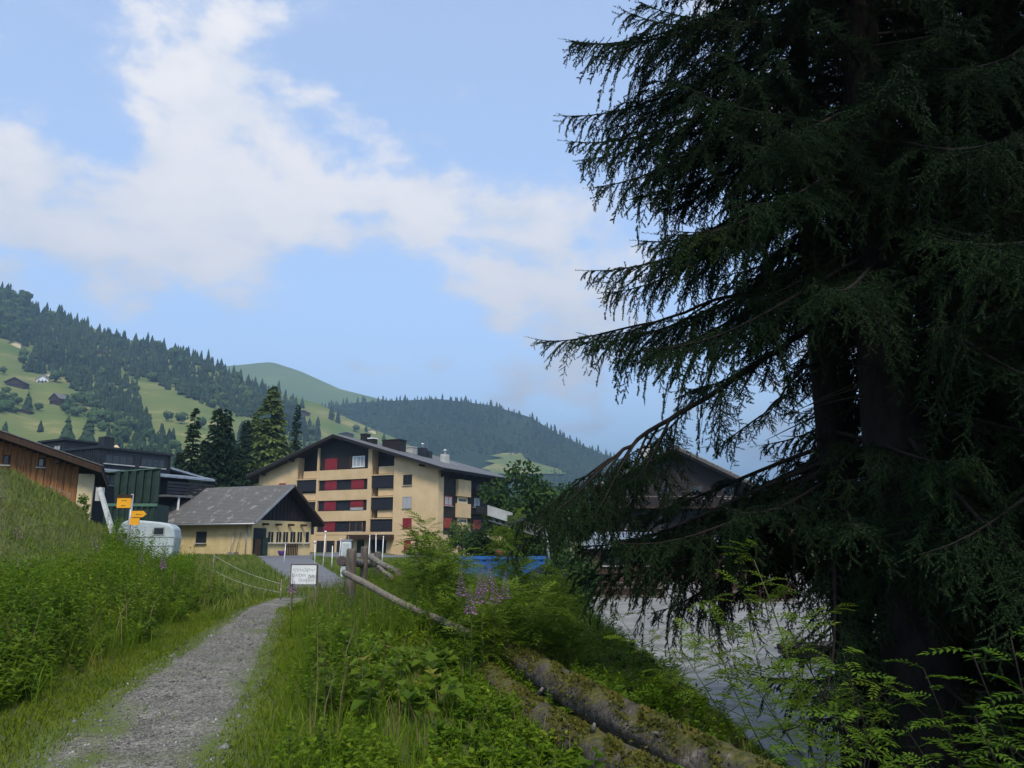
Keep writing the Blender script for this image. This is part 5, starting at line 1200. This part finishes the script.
def sapling(base, top, nleaf, m, label, sz=1., spread=.35, group='young rowan saplings', seed=0, cat='sapling', t0=.3, nb=3, sprays=False):
    g = np.random.default_rng(seed); base = np.array(base, float); v = np.array(top, float) - base; h = np.linalg.norm(v)
    e = empty('rowan_sapling', base, 0, label, cat, group)
    def ax(t): return v * t + np.array([.04 * h * math.sin(3 * t + seed), .04 * h * math.sin(2.3 * t + 2 * seed), 0])
    mb = MB().tube([ax(t) - (0 if t else np.array([0, 0, .1])) for t in np.linspace(0, 1, 8)], list(np.linspace(.009, .003, 8) * max(1, h / 1.8)), 7)
    starts = []
    for k in range(nb):
        t = t0 + (.85 - t0) * (k + .5) / max(1, nb); az = 2.4 * k + seed; dr = np.array([math.cos(az), math.sin(az), .55]); p0_, p1_ = ax(t), ax(t) + dr * spread * h * (1.1 - t)
        mb.tube([p0_, (p0_ + p1_) / 2 + np.array([0, 0, -.02]), p1_], [.006, .004, .002], 5)
        starts += [(p0_ + (p1_ - p0_) * q, az + (-1) ** j * .9) for j, q in enumerate(np.linspace(.35, 1, max(2, nleaf // (2 * max(1, nb)))))]
    n1_ = max(2, nleaf - len(starts)); starts += [(ax(t), 2.4 * j + seed) for j, t in enumerate(np.linspace(t0, 1, n1_))]
    mb.build('stem', M['twigwood'] if m == 'rowan_dark' else M['stem'], e)
    for j, (p, az) in enumerate(starts):
        o = bpy.data.objects.new('leaf_spray' if sprays else 'leaf', SPRAY[j % 5] if sprays else LEAF[m][j % 4]); col.objects.link(o); o.parent = e; o.location = p
        s_ = sz * g.uniform(.75, 1.2); o.scale = (s_, s_, s_); o.rotation_euler = (g.uniform(-.35, .35), g.uniform(-.55, .25), az + g.uniform(-.4, .4))
    return e
for i, (px, Y, tp, nl, sz, lab) in enumerate([(428, 15.5, 527, 46, 1.1, 'tall feathery sapling before the cream apartment wall'), (441, 14.6, 543, 34, 1., 'leafy sapling just right of the tall feathery one'), (408, 17, 556, 22, .9, 'small sapling left of the tall feathery one'),
        (452, 13.6, 553, 36, 1., 'sapling under the dark side wall of the apartment block'), (455, 12.4, 596, 24, .9, 'bushy sapling beneath the pink fireweed'), (507, 11.6, 602, 26, 1., 'light green sapling in front of the blue container'),
        (521, 12.5, 560, 44, 1., 'yellow-green sapling standing up before the blue container right end'), (536, 11.2, 604, 30, 1., 'sapling below the right end of the blue container'), (514, 14.5, 528, 40, 1.1, 'sapling reaching up to the conveyor arm'),
        (555, 12.0, 600, 30, .9, 'sapling at the edge of the hanging spruce tips'), (480, 10.8, 612, 34, .9, 'low sapling above the far end of the logs'), (573, 11.4, 622, 22, .9, 'thin sapling on the slope left of the pale lot'), (562, 14, 575, 30, 1., 'sapling standing under the outermost spruce tips')]):
    x = X_(px, Y, tp); b_ = np.array(gp(x + .12 * math.sin(i * 2.1), Y)); t_ = at(px, tp, Y)
    sapling(b_, t_, nl, 'rowan', lab, sz * 1.0, .26, seed=i + 1, t0=.18, nb=7, sprays=True)
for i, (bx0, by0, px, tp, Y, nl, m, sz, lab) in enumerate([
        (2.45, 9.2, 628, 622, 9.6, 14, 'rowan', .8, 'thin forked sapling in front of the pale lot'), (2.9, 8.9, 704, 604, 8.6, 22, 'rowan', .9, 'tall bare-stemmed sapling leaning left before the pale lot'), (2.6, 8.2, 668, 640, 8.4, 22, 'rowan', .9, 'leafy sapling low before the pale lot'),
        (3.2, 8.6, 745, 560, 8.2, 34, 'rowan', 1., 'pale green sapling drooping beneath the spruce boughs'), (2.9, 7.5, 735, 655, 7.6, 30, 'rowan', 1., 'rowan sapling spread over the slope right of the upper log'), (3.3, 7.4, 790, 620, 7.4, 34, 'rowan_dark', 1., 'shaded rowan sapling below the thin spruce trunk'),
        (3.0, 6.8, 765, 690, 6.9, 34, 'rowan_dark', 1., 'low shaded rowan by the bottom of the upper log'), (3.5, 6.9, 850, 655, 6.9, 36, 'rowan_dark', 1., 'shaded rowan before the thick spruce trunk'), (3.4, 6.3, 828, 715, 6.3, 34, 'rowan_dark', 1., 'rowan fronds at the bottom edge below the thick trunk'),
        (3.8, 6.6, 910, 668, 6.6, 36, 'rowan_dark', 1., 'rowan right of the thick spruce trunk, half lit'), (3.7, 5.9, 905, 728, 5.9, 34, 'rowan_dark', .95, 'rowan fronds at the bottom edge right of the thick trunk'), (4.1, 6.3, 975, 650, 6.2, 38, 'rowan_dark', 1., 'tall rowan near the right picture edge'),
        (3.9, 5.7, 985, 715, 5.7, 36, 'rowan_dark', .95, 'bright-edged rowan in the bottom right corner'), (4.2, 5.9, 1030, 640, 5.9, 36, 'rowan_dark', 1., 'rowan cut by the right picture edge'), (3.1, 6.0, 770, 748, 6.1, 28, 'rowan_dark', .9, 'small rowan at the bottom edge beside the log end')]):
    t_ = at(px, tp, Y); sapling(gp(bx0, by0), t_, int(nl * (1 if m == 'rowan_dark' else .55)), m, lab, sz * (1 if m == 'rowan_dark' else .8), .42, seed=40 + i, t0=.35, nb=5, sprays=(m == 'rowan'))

# ---------------------------------------------------------------- broadleaf trees, shrubs, mid-distance conifers
def leaf_tree(x, y, h, r, n, m, label, name='broadleaf_tree', cat='tree', group=None, trunk_h=.25, ls=.16, seed=0):
    g = np.random.default_rng(seed); e = empty(name, gp(x, y), 0, label, cat, group)
    mb = MB().tube([(0, 0, -.3), (.05, 0, h * .3), (0, .05, h * .7)], [r * .08, r * .06, r * .025], 9)
    cl = []
    for k in range(26):
        d = g.normal(size=3); d /= np.linalg.norm(d); q = g.uniform(.45, .95); c = np.array([d[0] * r * q, d[1] * r * q, h * (.5 + trunk_h * .4) + d[2] * h * (.5 - trunk_h * .45) * q]); cl.append((c, r * g.uniform(.2, .42)))
        if k % 2 == 0: mb.tube([(0, 0, h * (.2 + .02 * k)), c * .55 + np.array([0, 0, h * .15]), c], [r * .03, r * .02, r * .008], 5)
    mb.build('trunk', M['twigwood'], e)
    k = g.integers(0, len(cl), n); C = np.array([c for c, _ in cl])[k]; S = np.array([s_ for _, s_ in cl])[k][:, None]
    d = unit(g.normal(size=(n, 3))); B = C + d * S * g.uniform(.35, 1.05, (n, 1)) * np.array([1, 1, .75])
    D = unit(d + g.normal(0, .6, (n, 3)) - np.array([0, 0, .25])); V, F = leafs(B, D, d + g.normal(0, .5, (n, 3)), g.uniform(.7, 1.3, n) * ls, g.uniform(.45, .7, n) * ls)
    tri_mesh('crown', V, F, M[m], e); return e
def px_tree(px, Y, top, wpx, n, m, label, **k):
    x = X_(px, Y, 520); h = float(at(px, top, Y)[2] - G(x, Y)); return leaf_tree(x, Y, h, wpx / 2 * Y / FPX, n, m, label, **k)
px_tree(522, 58, 470, 86, 9000, 'tree_dark', 'large round dark broadleaf tree right of the apartment block', ls=.34, seed=1)
px_tree(556, 66, 484, 70, 5000, 'tree_dark', 'dark broadleaf tree half hidden by the spruce tips', ls=.34, seed=2)
px_tree(487, 62, 528, 60, 4500, 'tree_dark', 'dark shrub mass at the foot of the apartment side wall', name='shrub', cat='shrub', ls=.3, seed=3, trunk_h=.05)
px_tree(545, 54, 520, 50, 4000, 'tree_dark', 'dark shrub behind the conveyor base', name='shrub', cat='shrub', ls=.28, seed=4, trunk_h=.05)
px_tree(226, 82, 473, 38, 3500, 'tree_light', 'yellow-green shrub under the larches behind the garage roof', name='shrub', cat='shrub', ls=.35, seed=5, trunk_h=.05)
px_tree(255, 88, 482, 30, 2000, 'tree_light', 'olive shrub between the garage ridge and the apartment eave', name='shrub', cat='shrub', ls=.35, seed=6, trunk_h=.05)
px_tree(462, 92, 518, 26, 1800, 'tree_light', 'light shrub at the corner of the apartment base', name='shrub', cat='shrub', ls=.34, seed=7, trunk_h=.05)
px_tree(425, 88, 551, 40, 1500, 'tree_light', 'low light hedge before the cream apartment wall', name='shrub', cat='shrub', ls=.3, seed=8, trunk_h=.02)
px_tree(566, 44, 552, 60, 3500, 'tree_dark', 'dark shrub in front of the conveyor base beside the blue container', name='shrub', cat='shrub', ls=.24, seed=14, trunk_h=.05)
for i, (px, lab) in enumerate(((40, 'left part of the clipped hedge on the bank top'), (52, 'middle part of the clipped hedge on the bank top'), (66, 'right part of the hedge running down to the cream pillar'))):
    Y = 40; x = X_(px, Y, 480); leaf_tree(x, Y - i * .6, 1.25 - .12 * i, .85, 1800, 'herb2', lab, 'hedge_shrub', 'hedge', 'hedge shrubs before the wooden house', .02, .10, 20 + i)
px_tree(82, 38, 488, 16, 900, 'herb2', 'low shrub under the cream pillar of the wooden house', name='shrub', cat='shrub', ls=.12, seed=9, trunk_h=.02)
px_tree(180, 70, 478, 40, 2600, 'midspruce', 'dark shrub mass beside the black-clad house balcony', name='shrub', cat='shrub', ls=.35, seed=10, trunk_h=.05)

def conifer(px, Y, top, wpx, m, label, dens=1., droop=.45, seed=0, name='conifer'):
    g = np.random.default_rng(seed); x = X_(px, Y, 480); g0_ = float(G(x, Y)); h = float(at(px, top, Y)[2]) - g0_; r = wpx / 2 * Y / FPX
    e = empty(name, (x, Y, g0_), 0, label, 'tree', 'conifers behind the garage')
    MB().tube([(0, 0, -.3), (0, 0, h * .5), (0, 0, h * .97)], [h * .018, h * .011, .02], 8).build('trunk', M['bark'], e)
    nb = int(300 * dens); t = g.uniform(.06, 1, nb) ** .85; az = g.uniform(0, 6.28, nb); L = r * np.clip(1.04 - t, .03, 1) ** .8 * g.uniform(.6, 1.15, nb) + .12
    parts = []
    for k in range(nb):
        ns = 16; s_ = g.uniform(.12, 1, ns); c, s2_ = math.cos(az[k]), math.sin(az[k]); z = h * t[k]
        B = np.stack([c * L[k] * s_, s2_ * L[k] * s_, z + L[k] * (.12 * s_ - droop * s_ ** 1.5)], 1)
        sd = g.choice([-1, 1], ns) * g.uniform(.2, 1.1, ns); a2 = az[k] + sd; D = np.stack([np.cos(a2), np.sin(a2), -droop * g.uniform(.3, 1.6, ns)], 1)
        ll = L[k] * g.uniform(.28, .55, ns) * (1.15 - .6 * s_) + .25; parts.append(leafs(B, D, np.tile([0, 0, 1.], (ns, 1)) + g.normal(0, .4, (ns, 3)), ll, ll * g.uniform(.3, .5, ns)))
    V, F = merge(parts); tri_mesh('crown', V, F, M[m], e)
conifer(190, 92, 408, 34, 'midspruce', 'narrow layered spruce at the right end of the black-clad house', .8, .3, 1, 'spruce')
conifer(213, 90, 407, 42, 'midspruce', 'dark spruce, left of a close pair behind the garage roof', 1.2, .45, 2, 'spruce')
conifer(223, 94, 409, 44, 'midspruce', 'dark spruce, right of a close pair behind the garage roof', 1.2, .45, 3, 'spruce')
conifer(243, 128, 420, 40, 'midspruce', 'dark spruce half hidden behind the broad larch', 1.1, .45, 4, 'spruce')
conifer(268, 130, 386, 78, 'larch', 'broad soft light-green larch left of the apartment roof', 1.9, .35, 5, 'larch')
conifer(252, 134, 412, 40, 'larch', 'smaller larch at the left flank of the broad one', 1.2, .35, 6, 'larch')
conifer(294, 136, 404, 26, 'midspruce', 'slim dark spruce between the larch and the apartment roof', .9, .4, 7, 'spruce')
conifer(203, 88, 440, 40, 'midspruce', 'short dark spruce under the narrow layered one', 1.1, .45, 8, 'spruce')
conifer(178, 96, 452, 30, 'midspruce', 'small dark spruce above the black-clad house side roof', .9, .45, 9, 'spruce')
conifer(236, 86, 446, 44, 'midspruce', 'bushy dark spruce behind the garage ridge', 1.2, .4, 10, 'spruce')
# ---------------------------------------------------------------- the big spruces on the right
def quad_path(p0, p1, bend, n):
    t = np.linspace(0, 1, n)[:, None]; return p0 * (1 - t) + p1 * t + bend * (4 * t * (1 - t))
def bough_mesh(L, seed, bare=.22, twig=1.):
    """one spruce bough along +X: wood plus needle-bearing hanging twigs"""
    g = np.random.default_rng(seed); wood = MB(); SB, SD, SL = [], [], []
    def axis(t): return np.array([L * t * (1 - .05 * t), .05 * L * math.sin(2.2 * t + seed) * t, L * (-.04 * t - .13 * t * t + .16 * t ** 4)])
    wood.tube([axis(t) for t in np.linspace(0, 1, 12)], list((.007 + .006 * L) * (1 - np.linspace(0, 1, 12)) ** .8 + .003), 7, cap=False)
    def add_twig(p, d, l): SB.append(p); SD.append(d); SL.append(l)
    ns = int(L / .085); s_ = 1
    for k in range(ns):
        t = .08 + .92 * (k + g.uniform(0, .9)) / ns; s_ = -s_; p = axis(t)
        prof = math.sin(min(1, t * 1.02) * math.pi * .80 + .42) ** .9 if t < 1 else .2
        l2 = L * .30 * max(.14, prof) * g.uniform(.4, 1.3) * (.9 if L > 2 else 1.2)
        a = s_ * g.uniform(.6, 1.2) * (1 - .45 * t); dr = np.array([math.cos(a), math.sin(a), g.uniform(-.4, .22)]); dr /= np.linalg.norm(dr)
        sag = g.uniform(.1, 1.0); q = lambda u: p + dr * l2 * u * (1 - .12 * u) + np.array([0, 0, -sag * l2 * u * u])
        wood.tube([q(0), q(.5), q(1)], [.0075 + .003 * l2, .005, .002], 3, cap=False)
        bareu = .75 if t < bare * .6 else (.35 if t < bare else .06)
        nt = max(3, int(l2 / .040 * twig)); s3 = 1
        for j in range(nt):
            u = bareu + (1 - bareu) * (j + g.uniform(0, .8)) / nt; s3 = -s3; pt_ = q(u); tan = dr + np.array([0, 0, -2 * sag * u]); tan /= np.linalg.norm(tan)
            side = np.cross(tan, [0, 0, 1.]); side /= np.linalg.norm(side) + 1e-6
            d3 = tan * g.uniform(.4, .95) + side * s3 * g.uniform(.35, 1.) + np.array([0, 0, g.uniform(-.75, .2)]); add_twig(pt_, d3 / np.linalg.norm(d3), g.uniform(.07, .20) * (1.1 - .35 * u))
        m_ = int(l2 / .2) + 1
        for j in range(m_):
            u0 = bareu + (1 - bareu) * j / m_; add_twig(q(u0), (q(min(1, u0 + (1 - bareu) / m_)) - q(u0)) / (np.linalg.norm(q(min(1, u0 + (1 - bareu) / m_)) - q(u0)) + 1e-6), (1 - bareu) / m_ * l2 * 1.05)
    for t in np.linspace(bare + .1, .98, int(L * 4)): d = axis(t + .02) - axis(t); add_twig(axis(t), d / np.linalg.norm(d), .25)
    SB, SD, SL = np.array(SB), np.array(SD), np.array(SL)
    # needles: jagged fans round each twig
    st = 12; n = len(SB); u = (np.arange(st)[None] + g.uniform(0, .8, (n, st))) / st
    a = unit(np.cross(SD, np.array([.13, .21, 1.]))); b = np.cross(SD, a)
    base = SB[:, None] + SD[:, None] * SL[:, None, None] * u[..., None]; VV = []
    for w in range(3):
        th = g.uniform(0, 6.28, (n, st)) if w else (np.arange(st) * 2.1)[None] + g.uniform(0, 6.28, n)[:, None]
        rad = a[:, None] * np.cos(th)[..., None] + b[:, None] * np.sin(th)[..., None]; dirn = unit(rad * .85 + SD[:, None] * .75)
        ln = g.uniform(.020, .034, (n, st))[..., None] * (1.1 - .4 * u[..., None]); wd = np.cross(dirn, rad) ; wd = unit(wd + 1e-4) * .0042
        VV.append(np.stack([base - wd - SD[:, None] * .006, base + wd + SD[:, None] * .006, base + dirn * ln], 2))
    V = np.concatenate([q.reshape(-1, 3) for q in VV]); F = np.arange(len(V)).reshape(-1, 3)
    wv = np.array(wood.v); wf = np.array([(f[0], f[1], f[2]) for f in wood.f] + [(f[0], f[2], f[3]) for f in wood.f])
    V2 = np.concatenate([V, wv]); F2 = np.concatenate([F, wf + len(V)])
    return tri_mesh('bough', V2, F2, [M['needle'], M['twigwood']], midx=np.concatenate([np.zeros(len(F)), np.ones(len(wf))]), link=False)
BIG = [bough_mesh(3.5, 100 + k, .25) for k in range(6)]
MED = [bough_mesh(2.4, 200 + k, .18) for k in range(4)]
SML = [bough_mesh(1.3, 300 + k, .1) for k in range(3)]
def place_bough(parent, me, z, az, pitch, s_, roll=0., r0=.0, at_=None):
    o = bpy.data.objects.new('bough', me); col.objects.link(o); o.parent = parent
    Rm = Matrix.Rotation(az, 4, 'Z') @ Matrix.Rotation(-pitch, 4, 'Y') @ Matrix.Rotation(roll, 4, 'X')
    o.matrix_local = Matrix.Translation(at_ if at_ is not None else (r0 * math.cos(az), r0 * math.sin(az), z)) @ Rm @ Matrix.Scale(s_, 4)
    return o
def spruce(x, y, h, r, label, seed, zlow, Lfn, n=200, skip=None, barkm='bark', pitch=(-.42, -.05)):
    g = np.random.default_rng(seed); e = empty('spruce', gp(x, y), 0, label, 'tree', 'tall spruces at the right')
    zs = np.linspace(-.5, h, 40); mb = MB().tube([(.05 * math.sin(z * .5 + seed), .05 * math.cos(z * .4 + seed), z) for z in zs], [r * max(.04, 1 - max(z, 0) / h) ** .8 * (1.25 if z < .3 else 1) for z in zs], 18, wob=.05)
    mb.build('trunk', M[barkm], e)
    placed = []
    for k in range(n):
        f_ = (k + g.uniform(0, .8)) / n; z = zlow + (h - .4 - zlow) * f_ ** 1.12; az = k * 2.39996 + g.uniform(-.8, .8)
        if skip and skip(z, az % 6.283, g): continue
        L = Lfn(z) * g.uniform(.62, 1.14)
        if L > 2.9: me, l0 = BIG[g.integers(6)], 3.5
        elif L > 1.75: me, l0 = MED[g.integers(4)], 2.4
        else: me, l0 = SML[g.integers(3)], 1.3
        rr = r * max(.04, 1 - z / h) ** .8
        placed.append(place_bough(e, me, z, az, pitch[0] + (pitch[1] - pitch[0]) * z / h + g.uniform(-.3, .25), L / l0, g.uniform(-.25, .25), rr * .7))
    return e
def dead_twigs(e, r, z0_, z1_, n, seed, h, avoid=None):
    g = np.random.default_rng(seed)
    for k in range(n):
        z = g.uniform(z0_, z1_); az = g.uniform(0, 6.28); l = g.uniform(.3, .9); d = np.array([math.cos(az), math.sin(az), g.uniform(-.4, .1)])
        MB().tube([d * r * .7 + (0, 0, z), d * (r + l * .5) + (0, 0, z - .03), d * (r + l) + (0, 0, z - .1 * l)], [.012, .008, .003], 5, cap=False).build('dead_twig', M['twigwood'], e)
G1 = float(G(4.2, 10.5))
def skip1(z, az, g):
    """the lower crown is thin on the side of the open sky window"""
    zz_ = z + G1
    left = math.cos(az) < .35
    if zz_ < 2.0 and left: return True
    if 2.9 < zz_ < 6.1 and left: return g.uniform() < .96
    if 2.9 < zz_ < 6.1: return g.uniform() < .9
    return False
def L1(z):
    zz_ = z + G1; return float(ip(zz_, [-1, 1, 2.5, 4, 5.2, 6.2, 7.2, 8.2, 10, 13, 17], [2.6, 3.2, 3.7, 3.8, 3.4, 2.8, 2.8, 3.3, 3.2, 2.1, .6]))
t1 = spruce(4.2, 10.5, 17.5, .225, 'thinner spruce trunk, left of the big ones, with a long bare limb reaching left', 1, 2.2, L1, 240, skip1)
# the long bare limb and what hangs from it
def limb(e, px_pts, r0_, r1_, hang, seed, o):
    pts_ = [at(a, b, y) - o for a, b, y in px_pts]; g = np.random.default_rng(seed)
    P_ = [pts_[0]]
    for a, b in zip(pts_[:-1], pts_[1:]):
        for t in np.linspace(0, 1, 6)[1:]: P_.append(a + (b - a) * t + g.normal(0, .012, 3))
    lb = MB().tube(P_, list(np.linspace(r0_, r1_, len(P_))), 9, wob=.06).build('limb', M['bark'], e)
    for f_, me, l0, L, daz, pit in hang:
        i = min(int(f_ * (len(P_) - 1)), len(P_) - 2); p = P_[i]; d = P_[i + 1] - P_[i]; az = math.atan2(d[1], d[0]) + daz
        place_bough(e, me, 0, az, pit, L / l0, g.uniform(-.3, .3), at_=Vector(p))
    return lb
o1 = np.array([4.2, 10.5, G1])
limb(t1, [(822, 320, 10.45), (770, 355, 10.2), (690, 407, 9.9), (640, 438, 9.8), (600, 468, 9.7)], .05, .018,
     [(.42, SML[0], 1.3, 1.0, .9, -.9), (.5, SML[1], 1.3, .8, -.8, -.6), (.6, SML[2], 1.3, 1.2, .6, -.75), (.68, SML[0], 1.3, 1.2, -.7, -.8), (.76, MED[0], 2.4, 1.5, .5, -.75), (.84, SML[1], 1.3, 1.3, -.5, -.9), (.92, MED[1], 2.4, 1.5, .2, -.55), (.97, MED[2], 2.4, 1.6, -.3, -.5), (.64, MED[3], 2.4, 1.5, .2, -1.0), (.72, MED[1], 2.4, 1.6, -.1, -1.05), (.8, MED[2], 2.4, 1.5, -.4, -.95), (.88, MED[0], 2.4, 1.7, .3, -.8), (.55, MED[1], 2.4, 1.4, .5, -1.1), (.95, MED[3], 2.4, 1.8, 0, -.7)], 5, o1)
limb(t1, [(818, 262, 10.5), (770, 290, 10.6), (715, 300, 10.6), (640, 330, 10.6)], .04, .014, [(.5, SML[2], 1.3, 1.2, .6, -.7), (.7, MED[3], 2.4, 1.7, -.5, -.45), (.85, MED[0], 2.4, 1.9, .4, -.3), (.98, MED[1], 2.4, 1.75, 0, -.12), (.6, MED[2], 2.4, 1.7, .2, -.6)], 6, o1)
limb(t1, [(826, 358, 10.4), (800, 370, 10.1), (775, 402, 9.9), (760, 418, 9.8)], .025, .008, [(.6, SML[0], 1.3, .8, .5, -.5), (.97, SML[1], 1.3, .9, -.2, -.5)], 7, o1)
for z, az, L, pit in [(2.9, 3.05, 3.4, -.28), (2.75, 2.6, 3.3, -.32), (2.6, 3.3, 2.6, -.35), (2.6, 2.8, 3.2, -.28), (2.4, 3.5, 3.4, -.22), (2.0, 3.15, 3.5, -.2), (2.7, 3.3, 3.6, -.3), (5.4, 3.2, 3.5, -.35), (5.2, 3.6, 3.4, -.4), (6.2, 3.3, 3.4, -.3), (8.2, 3.25, 3.6, -.3), (8.9, 3.0, 3.6, -.28), (9.3, 3.4, 3.6, -.25)]:
    place_bough(t1, BIG[int(z * 10) % 6], z - G1, az, pit, L / 3.5, .1, .15)
dead_twigs(t1, .2, 3.5, 6.5, 16, 3, 17)
t2 = spruce(4.55, 9.4, 19, .43, 'thickest spruce trunk in the dark centre of the group', 2, 2.0, lambda z: float(ip(z, [0, 3, 6, 10, 14, 19], [2.4, 3.0, 3.3, 3.0, 2.0, .5])), 240, lambda z, az, g: (math.cos(az) < -.1 and z < 7.0 and g.uniform() < .96) or (math.sin(az) < -.2 and z < 6.2 and g.uniform() < .3))
dead_twigs(t2, .38, 2.5, 6, 14, 4, 19)
t3 = spruce(5.75, 13.6, 16, .19, 'pale-barked trunk standing behind, between the two dark trunks', 3, 7.5, lambda z: float(ip(z, [7, 12, 16], [2.2, 1.8, .4])), 60, None, 'palebark')
t4 = spruce(6.9, 10.4, 18, .33, 'dark spruce right of the thickest trunk, lower boughs near the ground', 4, .8, lambda z: float(ip(z, [0, 3, 8, 13, 18], [3.2, 3.6, 3.4, 2.2, .5])), 250)
t5 = spruce(6.5, 7.6, 18, .30, 'spruce at the right picture edge with boughs hanging into view', 5, 1.2, lambda z: float(ip(z, [0, 3, 8, 13, 18], [2.6, 3.0, 3.0, 2.0, .5])), 240)
t6 = spruce(8.6, 13.2, 17, .30, 'spruce in the dark behind the thickest trunk', 6, .6, lambda z: float(ip(z, [0, 3, 8, 13, 17], [3.3, 3.5, 3.2, 2.2, .5])), 200)
t7 = spruce(11.4, 14.5, 17, .30, 'spruce far right behind the others', 7, .6, lambda z: float(ip(z, [0, 3, 8, 13, 17], [3.3, 3.5, 3.2, 2.2, .5])), 200)
t8 = spruce(12.2, 19.0, 15, .26, 'rearmost spruce between the trunks', 8, .6, lambda z: float(ip(z, [0, 3, 8, 12, 15], [3.0, 3.3, 2.9, 1.8, .5])), 170)
# ---------------------------------------------------------------- air
HZ = .00033
bpy.ops.mesh.primitive_cube_add(size=1)
hz = bpy.context.object; hz.name = 'haze'; hz.data.name = 'haze'
zlo, zhi = float(GZ.min()) - 1.5, 900.0
hz.location = (0, 1300, (zlo + zhi) / 2); hz.scale = (13000, 19000, zhi - zlo)
m = bpy.data.materials.new('haze'); m.use_nodes = True; n_, l_ = m.node_tree.nodes, m.node_tree.links; n_.clear()
mo = n_.new('ShaderNodeOutputMaterial'); pv = n_.new('ShaderNodeVolumePrincipled'); pv.inputs['Density'].default_value = HZ
pv.inputs['Color'].default_value = (.46, .71, 1.0, 1); pv.inputs['Anisotropy'].default_value = .2; l_.new(pv.outputs[0], mo.inputs['Volume'])
hz.data.materials.append(m); tag(hz, kind='stuff')
